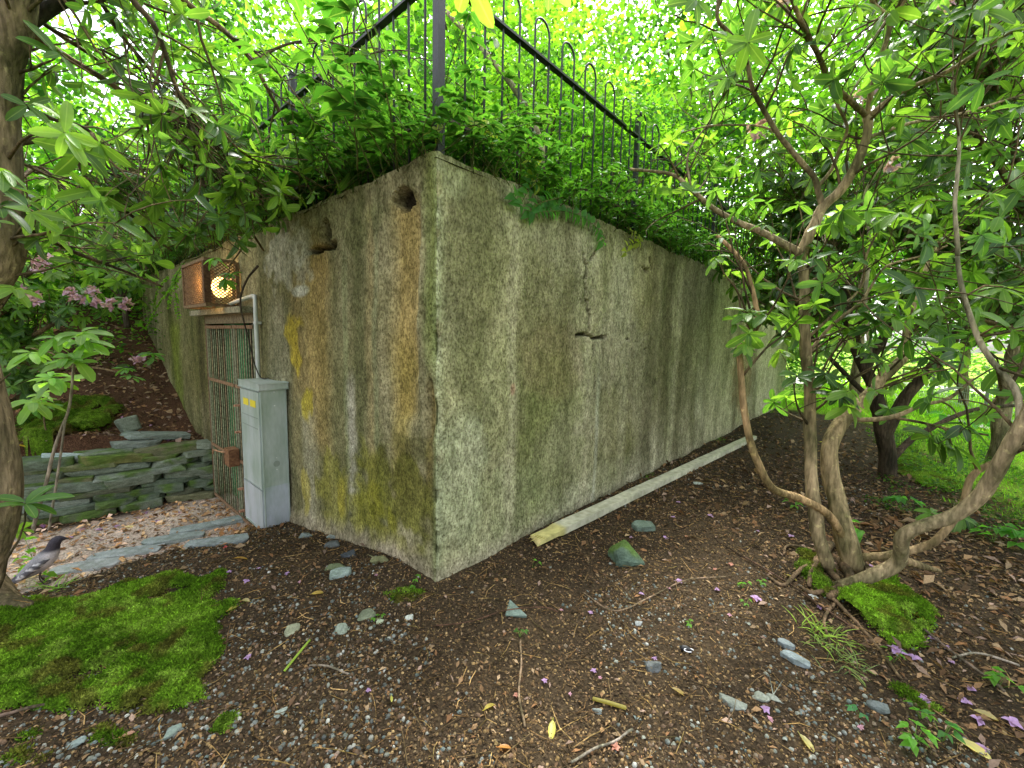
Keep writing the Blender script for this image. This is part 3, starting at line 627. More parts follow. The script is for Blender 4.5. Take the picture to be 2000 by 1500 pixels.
angL = math.atan2(dL[1], dL[0]); angR = math.atan2(dR[1], dR[0])
# dry stone retaining wall: courses from the floor up
def wl(s): return uw(swall_u(-s), -s)                # s = distance out from the bunker
wdv = nrm(wl(3)-wl(0)); wang = math.atan2(wdv[1], wdv[0])
wn = np.array([-wdv[1], wdv[0], 0]); wn = wn if wn@dL < 0 else -wn     # faces the passage
dw_ = empty('dry_stone_wall', wl(.0)+UP*-.7, 'low dry stone wall of grey green slates holding back the leafy bank', 'wall')
z_ = -.72; r = np.random.default_rng(5); k = 0
cols = [(.13, .16, .12), (.17, .20, .15), (.10, .13, .09), (.15, .15, .08), (.19, .22, .18), (.10, .11, .07)]
for row in range(9):
    hh = [.095, .065, .09, .06, .10, .07, .085, .06, .09][row]; s_ = r.uniform(-.25, .0); topcut = 2.9 
    if row == 8: topcut = 1.3
    while s_ < topcut:
        L_n = r.uniform(.25, .8); L_n = L_n if row > 1 else L_n*.75
        p = wl(s_+L_n/2)-wn*(.10+r.uniform(-.03, .03)+.012*row); p[2] = z_
        c_ = cols[r.integers(0, 6)]
        put_rock('stone', p, (L_n*1.14, .36, hh*r.uniform(1.1, 1.3)), wang+r.uniform(-.06, .06), 100+k, c_, parent=dw_, tilt=(r.uniform(-.05, .05), r.uniform(-.05, .05)), slab=True, sink=0, moss=(1.0 if (row == 7 and 0.2 < s_ < 1.2) else r.uniform(0, .7)))
        k += 1; s_ += L_n+r.uniform(-.01, .03)
    z_ += hh
ZW = z_
for (px, py, dep, dim, an, tl, c_, lab) in [
        (265, 865, 5.25, (.52, .34, .10), .25, (-.1, -.05), (.19, .22, .19), 'thick grey slate block lying on top of the dry stone wall near the bunker'),
        (300, 850, 5.45, (.72, .42, .07), .25, (.06, -.13), (.20, .24, .21), 'broad thin slate slab capping the stone wall beside the bunker'),
        (255, 828, 5.5, (.26, .14, .20), .9, (.3, .25), (.17, .20, .15), 'small pointed slate standing up behind the wall slabs'),
        (142, 895, 4.85, (.58, .40, .07), .45, (.35, -.25), (.34, .42, .40), 'pale blue grey slate slab tilted on the wall beside the left trunk'),
        (235, 893, 5.0, (.75, .30, .11), .25, (.0, -.08), (.15, .16, .05), 'long moss stained slab on the upper edge of the dry stone wall')]:
    p = at(px, py, dep); p = p-UP*dim[2]*.5
    put_rock('slate_slab', p, dim, wang+an*.5, 300+px, c_, lab, 'slab', tilt=tl, slab=True, sink=0, moss=.9 if 'moss' in lab else .1)
# slate edging of the path and other single stones   (px, py, L, W, H, angle, colour, label)
for i, (px, py, L1, W1, H1, an, c_, lab) in enumerate([
        (400, 1032, .62, .17, .07, .62, (.27, .31, .30), 'long flat edging slate leading up to the foot of the cabinet'),
        (455, 1018, .40, .18, .06, .70, (.28, .32, .31), 'flat edging slate just left of the cabinet base'),
        (335, 1055, .55, .18, .06, .50, (.27, .31, .30), 'flat slate in the middle of the path edging'),
        (250, 1082, .58, .20, .06, .42, (.30, .33, .33), 'pale flat slate in the left half of the path edging'),
        (165, 1110, .52, .22, .06, .40, (.33, .35, .35), 'pale edging slate right of the grey bird'),
        (425, 1062, .44, .14, .05, .30, (.22, .25, .25), 'separate slate lying in the litter below the path edging')]):
    put_rock('slate_slab', ground(px, py), (L1, W1, H1), an, 400+i, c_, lab, 'slab', tilt=(0, 0), slab=True, sink=.45, moss=.05)
for i, (px, py, L1, W1, H1, an, c_, lab, ms_) in enumerate([
        (1225, 1092, .26, .24, .20, 1.2, (.085, .13, .095), 'large jagged dark green rock right of the timber end', .4),
        (1256, 1032, .17, .12, .07, .1, (.14, .19, .15), 'flat green stone behind the large jagged rock', .1),
        (1000, 1190, .24, .15, .022, -.35, (.15, .20, .17), 'triangular grey green slate below the bunker corner', 0),
        (1277, 1305, .085, .08, .07, .5, (.13, .14, .14), 'dark rounded stone with a petal on it in the right foreground', 0),
        (1553, 1290, .12, .06, .04, -.9, (.22, .26, .27), 'grey slate shard between the rounded stone and the mossy root', 0),
        (1535, 1262, .07, .05, .035, -.8, (.20, .23, .24), 'small chipped slate above the grey slate shard', 0),
        (745, 1097, .13, .09, .07, .2, (.22, .22, .11), 'rounded olive stone at the foot of the door wall', .1),
        (665, 1123, .13, .09, .05, .3, (.25, .31, .28), 'pale green flat stone near the foot of the door wall', 0),
        (655, 1110, .13, .06, .05, .1, (.13, .16, .08), 'mossy thin stone just above the pale green flat stone', .3),
        (714, 1202, .11, .07, .04, .5, (.15, .17, .11), 'olive oval stone on the soil left of the bunker corner', 0),
        (668, 1235, .07, .065, .06, .3, (.25, .29, .23), 'pale rounded pebble right of the moss edge', 0),
        (572, 1232, .09, .06, .05, .9, (.30, .31, .21), 'pale yellowish cobble beside the moss mound', 0),
        (685, 1083, .12, .08, .04, -.1, (.06, .07, .08), 'dark slate against the bottom of the door wall', 0),
        (648, 1067, .12, .07, .05, .2, (.09, .10, .10), 'dark grey stone left of the dark slate at the door wall', 0),
        (650, 1050, .10, .07, .05, .2, (.24, .27, .25), 'light grey stone closest to the door wall foot', 0),
        (598, 1048, .12, .07, .05, .1, (.16, .19, .18), 'grey green stone in front of the cabinet side', 0),
        (800, 1207, .05, .04, .03, .2, (.42, .44, .40), 'small white stone below the bunker corner', 0),
        (742, 1215, .04, .035, .03, .2, (.36, .40, .28), 'small pale green pebble left of the white stone', 0),
        (232, 1345, .09, .06, .05, .1, (.10, .13, .13), 'dark stone sunk in the lower edge of the moss', 0),
        (338, 1433, .06, .05, .04, .6, (.20, .25, .22), 'blue green pebble below the moss in the left foreground', 0),
        (148, 1455, .06, .035, .03, .6, (.22, .27, .26), 'long grey pebble near the bottom left corner', 0),
        (548, 1395, .045, .045, .03, 0, (.28, .32, .28), 'pale grey pebble right of the green twig', 0),
        (1248, 1220, .045, .04, .03, 0, (.34, .36, .36), 'pale oval pebble right of the triangular slate', 0),
        (1165, 890+500, .04, .035, .03, 0, (.26, .29, .27), 'small grey pebble near the bottom middle', 0),
        (1480, 1360, .09, .05, .035, -.6, (.24, .26, .22), 'flat grey green stone in the right foreground', 0),
        (1512, 1367, .06, .04, .03, -.7, (.27, .29, .25), 'thin pale stone right of the flat grey green stone', 0),
        (1430, 1375, .11, .05, .03, -.6, (.20, .22, .19), 'half buried grey slate left of the flat grey green stone', .1),
        (1715, 1385, .08, .05, .04, -.7, (.13, .15, .15), 'dark stone below the small grass tuft on the right', 0),
        (1363, 945, .11, .06, .03, .0, (.45, .50, .44), 'pale chip of stone below the timber', 0),
        (240, 720, .22, .15, .12, .3, (.12, .13, .11), 'grey boulder half buried in the leafy bank', .3)]):
    p = ground(px, py); dd = np.linalg.norm(p-CAM)/2.3
    k = dd if i not in (0, 29) else 1.0
    put_rock('rock' if L1 > .15 else ('stone' if L1 > .08 else 'pebble'), p, (L1, W1, H1), an, 500+i, c_, lab, 'stone', slab=(3 if i == 2 else i in (1, 4, 5, 7)), sink=.42, moss=ms_, rough=.24 if i == 0 else .12, tilt=(.5, .3) if i == 0 else (0, 0))

# ------------------------------------------------------------------ timber
a = ground(1050, 1062); b = ground(1470, 858); ax = nrm(b-a); L = np.linalg.norm(b-a); sy = nrm(np.cross(UP, ax)); sz_ = np.cross(ax, sy)
nx = 90; xs = np.linspace(0, 1, nx); prof = [(-.5, -.5), (-.5, .5), (-.15, .5), (.15, .5), (.5, .5), (.5, -.5)]
Vv = []; ccs = []
for x in xs:
    for (y, z) in prof:
        xx = x*L; q = vnoise(np.array([[xx*3, y*5, z*5]]), 3)[0]-.5
        Vv.append(a+ax*(xx+ (0 if x > .02 else (-.09 if y < 0 else .02)*(1 if z < 0 else .4)+.03*math.sin(y*23)))+sy*(y*.11+q*.004)+sz_*(z*(.052 if x > .035 else .03+.02*x)+.034+q*.003))
        g_ = .75+.4*vnoise(np.array([[xx*6, y*8, 1]]), 7)[0]; ccs.append(np.array((.50, .49, .37) if x > .05 else (.55, .50, .20))*g_)
Vv = np.array(Vv); k = len(prof); i, j = np.meshgrid(np.arange(nx-1), np.arange(k), indexing='ij')
f = np.stack([i*k+j, i*k+(j+1) % k, (i+1)*k+(j+1) % k, (i+1)*k+j], -1).reshape(-1, 4)
mb = MB(); mb.add(Vv, f, np.array(ccs)*1.12); mb.add(Vv[:k], np.array([[5, 4, 3, 2, 1, 0]]), (.5, .42, .18)); mb.add(Vv[-k:], np.array([[0, 1, 2, 3, 4, 5]]), (.45, .4, .25))
pk = mb.build('timber_beam', M_wood, smooth=False); tag(pk, 'long weathered timber beam with a splintered yellow end lying beside the long wall', 'timber')
for q in range(5):
    mb = MB(); s0 = a+ax*.02+sy*(-.045+.02*q)+sz_*.045; mb.add([s0-sy*.008, s0+sy*.01, s0-ax*(.05+.03*((q*7) % 3))+sz_*.0, s0+sz_*.012], np.array([[0, 1, 2], [0, 2, 3], [1, 3, 2]]), (.42, .36, .12)); mb.build('splinter', M_wood, pk, smooth=False)

# ------------------------------------------------------------------ litter, pebbles, twigs (stuff)
def scatter(n, r, rmin=.6, rmax=8, pw=1.0, sd=0):
    rr = np.random.default_rng(sd); th_ = rr.uniform(-1.05, 1.05, n); q = rr.uniform(0, 1, n)**pw; d_ = rmin+(rmax-rmin)*q
    return d_*np.sin(th_), d_*np.cos(th_)
def uwarr(X, Y): return (X-K[0])*dL[0]+(Y-K[1])*dL[1], (X-K[0])*dR[0]+(Y-K[1])*dR[1]
def okground(X, Y):
    u, w_ = uwarr(X, Y); return ~((u > -.01) & (w_ > -.01))
def hn(X, Y):
    e = .02; h0 = height(X, Y); return h0, nrm(np.stack([-(height(X+e, Y)-h0)/e, -(height(X, Y+e)-h0)/e, np.ones_like(h0)], 1))
BR = np.array([1, 1.03, .8])*np.array([(.09, .052, .030), (.14, .080, .042), (.065, .040, .026), (.20, .125, .065), (.12, .082, .055), (.26, .17, .10), (.05, .032, .022), (.10, .062, .036)])
def chips(name, n, lmin, lmax, pal, sd, pw=1.3, rmax=7, where=None, bright=1.0, curl=1.0, tm=CHIP, m=None, wr=(.35, .8), lift=.004):
    X, Y = scatter(n, None, .75, rmax, pw, sd); k = okground(X, Y)
    if where is not None: k &= where(X, Y)
    X, Y = X[k], Y[k]; n = len(X); rr = np.random.default_rng(sd+1)
    h, N_ = hn(X, Y); N_ = nrm(N_+rr.normal(size=(n, 3))*.35*curl); D_ = nrm(np.cross(N_, rdir(n, rr)))
    L_n = rr.uniform(lmin, lmax, n)*(.6+.5*rr.uniform(0, 1, n)**2)*np.clip(np.hypot(X, Y)/2.5, .8, 1.8); W_ = L_n*rr.uniform(*wr, n)
    cc = pal[rr.integers(0, len(pal), n)]*rr.uniform(.65, 1.35, (n, 1))*bright
    mb = MB(); place(mb, tm, np.stack([X, Y, h+lift], 1), D_, N_, L_n, W_, cc)
    return tag(mb.build(name, m or M_litter), kind='stuff')
chips('bark_litter', 90000, .008, .022, BR, 1, 1.25, 6.5, where=lambda X, Y: uwarr(X, Y)[0] < 2.6)
LB = np.array([1, 1.04, .82])*np.array([(.30, .17, .10), (.40, .24, .15), (.22, .12, .07), (.46, .31, .22), (.16, .09, .06), (.36, .18, .10), (.42, .28, .26)])
chips('path_leaf_litter', 26000, .025, .06, LB*1.7, 3, .75, 9, where=lambda X, Y: (uwarr(X, Y)[0] > 2.2) & (uwarr(X, Y)[0] < swall_u(uwarr(X, Y)[1])-.05) & (uwarr(X, Y)[1] < .1))  # litter palette brightened: daylight on the path is put into its colour
chips('bank_leaf_litter', 42000, .025, .07, LB*.62, 5, .7, 12, where=lambda X, Y: (uwarr(X, Y)[0] > swall_u(uwarr(X, Y)[1])+.15))
chips('far_litter', 30000, .02, .05, np.vstack([BR*1.1, LB*.6]), 13, .8, 13, where=lambda X, Y: (uwarr(X, Y)[0] < .2) & (np.hypot(X, Y) > 3.4) & (lawnmask(X, Y) < .5), wr=(.3, .7))
def rightleaf(X, Y):
    u, w_ = uwarr(X, Y); return (u < -1.6-.9*np.clip(w_+.6, -2, 3)*0) & (X > 1.55+.35*fbm(X*2, Y*2, s=9)) & (Y < 4.6)
chips('brown_leaf_litter', 9000, .03, .075, LB*.7, 7, .9, 5, where=rightleaf, wr=(.25, .5))
chips('scattered_leaf_litter', 9000, .02, .055, LB*.7, 9, 1.0, 8, wr=(.3, .6))
chips('petal_litter', 900, .02, .04, np.array([(.50, .28, .45), (.52, .34, .38), (.45, .22, .42)]), 11, .7, 9, where=lambda X, Y: uwarr(X, Y)[0] > 2.9, wr=(.6, 1), lift=.012, m=M_petal)
# pebbles
th = np.array([0, 60, 120, 180, 240, 300])*math.pi/180
pv = np.vstack([[0, 0, .5]]+[[(math.cos(t_)*.36, math.sin(t_)*.36, .38)] for t_ in th]+[[(math.cos(t_)*.5, math.sin(t_)*.5, 0)] for t_ in th])
pf3 = np.array([[0, 1+i, 1+(i+1) % 6] for i in range(6)]); pf4 = np.array([[1+i, 7+i, 7+(i+1) % 6, 1+(i+1) % 6] for i in range(6)])
PEB = (pv, pf4, pf3, np.full(13, .5))
GP = np.array([(.15, .165, .15), (.19, .21, .19), (.11, .12, .11), (.25, .26, .22), (.17, .13, .09), (.34, .34, .30), (.12, .15, .14), (.16, .10, .06), (.12, .075, .045), (.14, .09, .055), (.10, .06, .035)])
def gravelw(X, Y): return (fbm(X*1.4, Y*1.4, o=3, s=77)+.22*sstep(0, -.8, X)*(Y < 2.6)+.14*sstep(1.7, 1.1, Y)+(fbm(X*40, Y*40, o=1, s=7)-.5)*.5 > .62) & (uwarr(X, Y)[0] < 2.9)
def pebs(name, n, a_, b_, sd, pal, where, pw=1.2, rmax=6):
    X, Y = scatter(n, None, .75, rmax, pw, sd); k = okground(X, Y) & where(X, Y); X, Y = X[k], Y[k]; n = len(X); rr = np.random.default_rng(sd)
    h, N_ = hn(X, Y); N_ = nrm(N_+rr.normal(size=(n, 3))*.2); D_ = rdir(n, rr); L_n = a_+(b_-a_)*rr.uniform(0, 1, n)**2.2
    mb = MB(); place(mb, PEB, np.stack([X, Y, h-.001], 1), D_, N_, L_n, L_n*rr.uniform(.55, 1, n), pal[rr.integers(0, len(pal), n)]*rr.uniform(.7, 1.3, (n, 1)))
    return tag(mb.build(name, M_stone), kind='stuff')
pebs('gravel', 60000, .005, .024, 21, GP, gravelw)
pebs('seed_husks', 42000, .006, .019, 23, BR*1.25, lambda X, Y: uwarr(X, Y)[0] < 2.6)
pebs('path_gravel', 9000, .01, .03, 25, GP*1.3, lambda X, Y: (uwarr(X, Y)[0] > 1.8) & (uwarr(X, Y)[0] < 4.6) & (uwarr(X, Y)[1] < .1), .8, 8)
# fine twigs
rr = np.random.default_rng(31); mb = MB(); X, Y = scatter(4200, None, .8, 6, 1.1, 33); k = okground(X, Y) & (uwarr(X, Y)[0] < 3); X, Y = X[k], Y[k]; h = height(X, Y)
for x, y, z_ in zip(X, Y, h):
    L_n = rr.uniform(.03, .16); d_ = rr.normal(size=3)*[1, 1, .12]; d_ /= np.linalg.norm(d_); m_ = np.array([x, y, z_+.008])+d_*L_n*.5+rr.normal(size=3)*[.01, .01, .003]; e_ = np.array([x, y, z_+.006])+d_*L_n; 
    ra = rr.uniform(.0008, .0025); tube(mb, [[x, y, z_+.006], m_, e_], [ra, ra, ra*.6], 4, 1, BR[rr.integers(0, 8)]*rr.uniform(.9, 2.2), 0)
tag(mb.build('fine_twigs', M_bark), kind='stuff')
# single sticks one can point at
for i, (pts, r_, c_, lab) in enumerate([
        ([(1017, 1255), (1019, 1300), (1012, 1350), (1014, 1385), (1025, 1425)], .0045, (.22, .16, .11), 'straight grey brown stick standing upright in the middle foreground'),
        ([(1115, 1495), (1160, 1472), (1200, 1455), (1235, 1435)], .0045, (.26, .23, .21), 'pale stick at the bottom edge near a faded blossom'),
        ([(845, 1228), (920, 1222), (985, 1198), (1060, 1195), (1090, 1200)], .003, (.13, .07, .05), 'thin reddish twig running under the triangular slate'),
        ([(0, 1405), (60, 1392), (130, 1372), (210, 1343)], .006, (.17, .12, .10), 'brown branch lying along the lower edge of the moss'),
        ([(605, 1305), (640, 1310), (680, 1322)], .004, (.26, .22, .19), 'short pale stick right of the moss'),
        ([(1140, 1162), (1200, 1200), (1270, 1170), (1340, 1140), (1420, 1130)], .0035, (.28, .20, .15), 'curved pale twig left of the twisted stems'),
        ([(1400, 1060), (1480, 1110), (1550, 1150), (1600, 1190), (1680, 1240)], .005, (.12, .07, .05), 'dark twig running down past the mossy root'),
        ([(1690, 1160), (1780, 1220), (1860, 1280), (1960, 1360)], .006, (.17, .13, .11), 'long dark stick across the moss and leaf litter on the right'),
        ([(1860, 1290), (1910, 1285), (1990, 1305)], .005, (.38, .33, .30), 'bare whitish twig in the brown leaves on the right')]):
    g3 = [ground(*p)+UP*(.012+.01*(j % 2)) for j, p in enumerate(pts)]; mb = MB(); tube(mb, g3, [r_]*len(g3), 6, .02, c_, .2, wob=.012, seed=i)
    tag(mb.build('fallen_stick', M_bark), lab, 'stick')
g3 = [ground(1415, 1150)+0, ground(1360, 1330)]
for i, (pts, r_, c_, lab) in enumerate([([(556, 1315), (580, 1285), (605, 1255)], .005, (.32, .42, .08), 'green stalk lying on the soil right of the moss'),
        ([(1158, 1370), (1190, 1378), (1222, 1388)], .0075, (.30, .27, .08), 'thick yellow green stalk in the foreground')]):
    g3 = [ground(*p)+UP*.012 for p in pts]; mb = MB(); tube(mb, g3, [r_]*3, 7, .02, c_, .1); tag(mb.build('plant_stalk', M_blade), lab, 'stalk')
# scrap of black rubber with a white loop
p = ground(1340, 1275); o = empty('plastic_scrap', p, 'small black plastic scrap with a white curl on the soil', 'scrap')
mb = MB(); tube(mb, [p+[-.02, .015, .012], p+[0, .008, .016], p+[.022, -.008, .012]], [.012, .014, .009], 8, .008, (.012, .012, .014), .1); mb.build('black_piece', M_black, o)
mb = MB(); tube(mb, [p+[-.005+.022*math.cos(t_)+.012, -.012+.012*math.sin(t_), .022] for t_ in np.linspace(0, 5, 9)], [.0022]*9, 6, .006, (.8, .8, .8), 0); mb.build('white_curl', M_yellow, o)

# ------------------------------------------------------------------ moss
def moss(name, poly, label, hgt, res, nt_, pal, sd, sheet=.25):
    P3 = np.array([ground(*p) for p in poly]); x0, y0 = P3[:, :2].min(0); x1, y1 = P3[:, :2].max(0)
    nx_, ny_ = int((x1-x0)/res)+2, int((y1-y0)/res)+2; X, Y = np.meshgrid(np.linspace(x0, x1, nx_), np.linspace(y0, y1, ny_), indexing='ij')
    pw2 = [(p[0], p[1]) for p in P3]
    def inside(X, Y): 
        sc_ = .12; return inpoly(pw2, X+(fbm(X*5, Y*5, o=5, s=sd)-.5)*sc_*3, Y+(fbm(X*5, Y*5, o=5, s=sd+9)-.5)*sc_*3) & (fbm(X*11, Y*11, o=3, s=sd+20) > .33)
    m_ = inside(X, Y).astype(float)
    for _ in range(3):
        q = np.pad(m_, 1); m2 = (q[:-2, 1:-1]+q[2:, 1:-1]+q[1:-1, :-2]+q[1:-1, 2:]+q[1:-1, 1:-1])/5; m_ = m2
    bumps = fbm(X*16, Y*16, o=4, s=sd+3)
    Z = height(X, Y)+m_**.6*hgt*(.35+1.0*fbm(X*5, Y*5, o=3, s=sd+1)+.35*(bumps-.5))-.012*(1-m_)
    def colf(X, Y, rr=None):
        a_ = fbm(X*5, Y*5, o=4, s=sd+5); b_ = fbm(X*14, Y*14, o=3, s=sd+6)
        c_ = pal[0]+(pal[1]-pal[0])*sstep(.38, .62, a_)[..., None]; c_ = c_+(pal[2]-c_)*(sstep(.55, .7, b_)*.6)[..., None]
        return c_+(np.array([.12, .07, .03])-c_)*(sstep(.58, .68, fbm(X*9, Y*9, o=3, s=sd+8))*.6)[..., None]
    mask = (m_ > sheet).ravel(); mb = MB(); V = np.stack([X, Y, Z], -1).reshape(-1, 3); 
    if sheet < 1: mb.add(V, grid_faces(nx_, ny_, mask), (colf(X, Y)*.8).reshape(-1, 3))
    r = np.random.default_rng(sd); idx = r.choice(np.nonzero((m_ > .10).ravel())[0], nt_); Pp = V[idx]+r.uniform(-res, res, (nt_, 3))*[1, 1, 0]+[0, 0, .001]
    X_ = nrm(r.normal(size=(nt_, 3))*[1, 1, .5]+[0, 0, .9]); cc = colf(Pp[:, 0], Pp[:, 1])*r.uniform(.6, 1.6, (nt_, 1))
    place(mb, SMALLL, Pp, X_, rdir(nt_, r), r.uniform(.006, .02, nt_), r.uniform(.003, .007, nt_), cc)
    o = mb.build(name, M_moss); return tag(o, kind='stuff')
MP = np.array([(.085, .18, .012), (.18, .33, .03), (.27, .41, .07)])
moss('moss_mound', [(-60, 1190), (70, 1168), (190, 1165), (330, 1128), (430, 1118), (446, 1200), (455, 1260), (425, 1310), (430, 1355), (380, 1378), (230, 1385), (120, 1398), (-60, 1395)], None, .036, .012, 60000, MP, 3)
moss('root_moss', [(1655, 1165), (1745, 1130), (1815, 1235), (1800, 1275), (1760, 1270), (1690, 1220)], None, .08, .01, 16000, MP*1.25, 5)
moss('moss_patch', [(1550, 1120), (1560, 1080), (1600, 1095), (1650, 1150), (1640, 1180)], None, .05, .01, 4000, MP*.9, 6)
moss('bank_moss', [(30, 870), (50, 820), (110, 800), (190, 785), (240, 800), (225, 835), (130, 860), (100, 885), (60, 890)], None, .16, .02, 26000, MP*.8, 7)
moss('verge_moss', [(1720, 860), (1790, 880), (1880, 960), (1800, 955), (1740, 905)], None, .04, .02, 9000, MP*1.1, 8)
for i, pp in enumerate([[(40, 1440), (110, 1425), (130, 1470), (60, 1490)], [(1735, 1340), (1790, 1345), (1800, 1385), (1750, 1380)], [(440, 1400), (480, 1400), (480, 1430), (440, 1425)], [(740, 1150), (800, 1140), (830, 1160), (790, 1185)], [(190, 1410), (250, 1410), (250, 1460), (200, 1460)]]):
    moss('moss_patch', pp, None, .012, .01, 1300, MP*.8, 40+i, 2)
# ------------------------------------------------------------------ vegetation
CLEAR = [(-200, 1500), (-200, 1150), (60, 1130), (60, 800), (320, 790), (330, 700), (400, 640), (420, 605), (500, 480), (610, 415), (740, 350), (872, 290), (1050, 375), (1200, 435), (1380, 520), (1440, 585), (1445, 690), (1500, 800), (1560, 870), (2100, 960), (2100, 1600)]
def allowed(P, extra=()):
    q = proj(P); m = ~inpoly(CLEAR, q[:, 0], q[:, 1]) & ((q[:, 2] > .55))
    for e in extra: m &= ~inpoly(e, q[:, 0], q[:, 1])
    return m
RG = np.array([(.05, .11, .018), (.075, .155, .022), (.032, .08, .016), (.10, .19, .03), (.06, .13, .03), (.04, .10, .018)])
def whorls(mb, tips, dirs, r, pal, ll=(.09, .14), nn=(6, 11), bright=1.0, tm=RHODO, wk=.37):
    PP = []; XX = []; NN = []; LL = []; CC = []
    for p, d_ in zip(tips, dirs):
        d_ = d_/np.linalg.norm(d_); d_ = nrm(d_+UP*.35); a = np.cross(d_, [.3, .5, .81]); a = a/np.linalg.norm(a); b = np.cross(d_, a)
        n_ = r.integers(*nn); dr0 = r.uniform(0, .55); ph = r.uniform(0, 6.28); L0 = r.uniform(*ll); base = pal[r.integers(0, len(pal))]*r.uniform(.8, 1.25)
        for i in range(n_):
            th_ = ph+i*2.4+r.uniform(-.2, .2); el = r.uniform(-.35, .7)
            x = (math.cos(th_)*a+math.sin(th_)*b)*math.cos(el)+d_*math.sin(el)-UP*(dr0+r.uniform(0, .2))
            PP.append(p+d_*r.uniform(-.02, .01)); XX.append(x); NN.append(d_+rdir(1, r)[0]*.25); LL.append(L0*r.uniform(.5, 1.15)); CC.append(base*r.uniform(.8, 1.25))
    if PP: LL = np.array(LL); place(mb, tm, np.array(PP), np.array(XX), np.array(NN), LL, LL*r.uniform(wk*.85, wk*1.15, len(LL)), np.clip(np.array(CC)*bright, 0, .9))
def smooth_path(pts, r, n_=6):
    return pts
def make_tree(name, label, base, limbs, r, ntw, bark=(.20, .15, .09), tw_col=(.12, .09, .05), pal=RG, twl=(.3, .8), ext=(), bias=(0, 0, .1), sub=(2, 4), start=.3, ll=(.09, .14), bright=1.0, bare=.25, k=10, wk=.36, stemname='stem', cat='tree', maxz=None, filt=True, nn=(6, 11)):
    root = empty(name, base, label, cat); paths = []
    for li, lm_ in enumerate(limbs):
        P_ = np.array([p if len(p) == 3 and isinstance(p, np.ndarray) else at(*p) for p in lm_[0]]); R_ = np.linspace(lm_[1], lm_[2], len(P_)) if len(lm_) > 2 else np.full(len(P_), lm_[1])
        kk = k if lm_[1] > .02 else 7; Pc, Rc = catmull(P_, R_, .03); s_ = np.arange(len(Pc))*.03
        amp = min(.05, lm_[1]*.5+.01)
        for ax_ in range(3): Pc[1:-1, ax_] += ((fbm(s_*2.5, s_*0+li*3.1+ax_*7, o=3, s=li % 40)-.5)*amp)[1:-1]
        mb = MB(); tube(mb, Pc, Rc, kk, .03, lm_[3] if len(lm_) > 3 else bark, .16, seed=li, raw=True); mb.build(stemname if lm_[1] > .018 else 'branch', M_bark, root); paths.append((Pc, Rc))
    tb = MB(); lf = MB(); tips = []; dirs = []; Ls = np.array([len(p[0])*(1.0 if p[1][0] < .05 else .6) for p in paths]); Ls = Ls/Ls.sum(); nt_ = 0; tries = 0
    while nt_ < ntw and tries < ntw*6:
        tries += 1; Pc, Rc = paths[r.choice(len(paths), p=Ls)]; i = int(len(Pc)*r.uniform(start, 1.0)); i = min(i, len(Pc)-2)
        T_ = Pc[i+1]-Pc[i]; T_ = T_/np.linalg.norm(T_); d_ = nrm(T_*.7+rdir(1, r)[0]*.8+np.array(bias)); Lt = r.uniform(*twl)
        def seg(p, d_, Lt, ra, n_=5):
            pts = [p]; 
            for j in range(n_): d_ = nrm(d_+rdir(1, r)[0]*.22+np.array(bias)*.15); pts.append(pts[-1]+d_*Lt/n_)
            return np.array(pts), d_
        pts, de = seg(Pc[i], d_, Lt, 0)
        if filt and not allowed(pts[1:], ext).all(): continue
        if (proj(pts)[:, 2] < .9).any(): continue
        nt_ += 1; r0 = min(Rc[i]*.6, .009); tube(tb, pts, np.linspace(r0, .0028, len(pts)), 5, 1, np.array(tw_col)*r.uniform(.8, 1.3), 0, raw=True); tips.append(pts[-1]); dirs.append(de)
        for _ in range(r.integers(*sub)):
            j = r.integers(1, len(pts)); p2, d2 = seg(pts[j], nrm(de*.6+rdir(1, r)[0]*.8+np.array(bias)), Lt*r.uniform(.35, .7), 0, 4)
            if filt and not allowed(p2[1:], ext).all(): continue
            tube(tb, p2, np.linspace(.004, .002, len(p2)), 4, 1, np.array(tw_col)*r.uniform(.8, 1.3), 0, raw=True)
            if r.uniform() > bare: tips.append(p2[-1]); dirs.append(d2)
    if tb.n: tb.build('twigs', M_bark, root)
    if tips:
        tips = np.array(tips); dirs = np.array(dirs)
        if filt: m_ = allowed(tips, ext) & allowed(tips+[0, 0, -.08], ext); tips, dirs = tips[m_], dirs[m_]
        m_ = proj(tips)[:, 2] > .95; tips, dirs = tips[m_], dirs[m_]
        whorls(lf, tips, dirs, r, pal, ll, nn=nn, bright=bright, wk=wk); lf.build('crown', M_leaf, root)
    root_paths[root.name] = paths; return root, tips, dirs
root_paths = {}
def connect(root, wp, r):
    allp = np.concatenate([p[0] for p in root_paths[root.name]]); tb = MB()
    for p in wp:
        p = at(*p); q = allp[np.argmin(np.linalg.norm(allp-p, axis=1))]; tube(tb, [q, (p+q)/2+np.array([0, 0, .03]), p], [.006, .005, .003], 5, .04, (.16, .12, .06), 0)
    tb.build('twigs', M_bark, root)
def flowers(root, pts, r, n_=7, s=.035, name='blossom', pal=((.52, .34, .46), (.46, .29, .42), (.56, .42, .50))):
    pal = np.array(pal)
    for p in pts:
        mb = MB(); m = n_*5; c_ = np.repeat(p+rdir(n_, r)*.045+UP*.03, 5, 0); ax_ = np.repeat(rdir(n_, r)+UP*.6, 5, 0); D_ = nrm(rdir(m, r)+ax_*.4)
        place(mb, OVATE, c_, D_, ax_, np.full(m, s), np.full(m, s*.75), pal[r.integers(0, 3, m)]*r.uniform(.8, 1.15, (m, 1))); mb.build(name, M_petal, root)
r = np.random.default_rng(101)
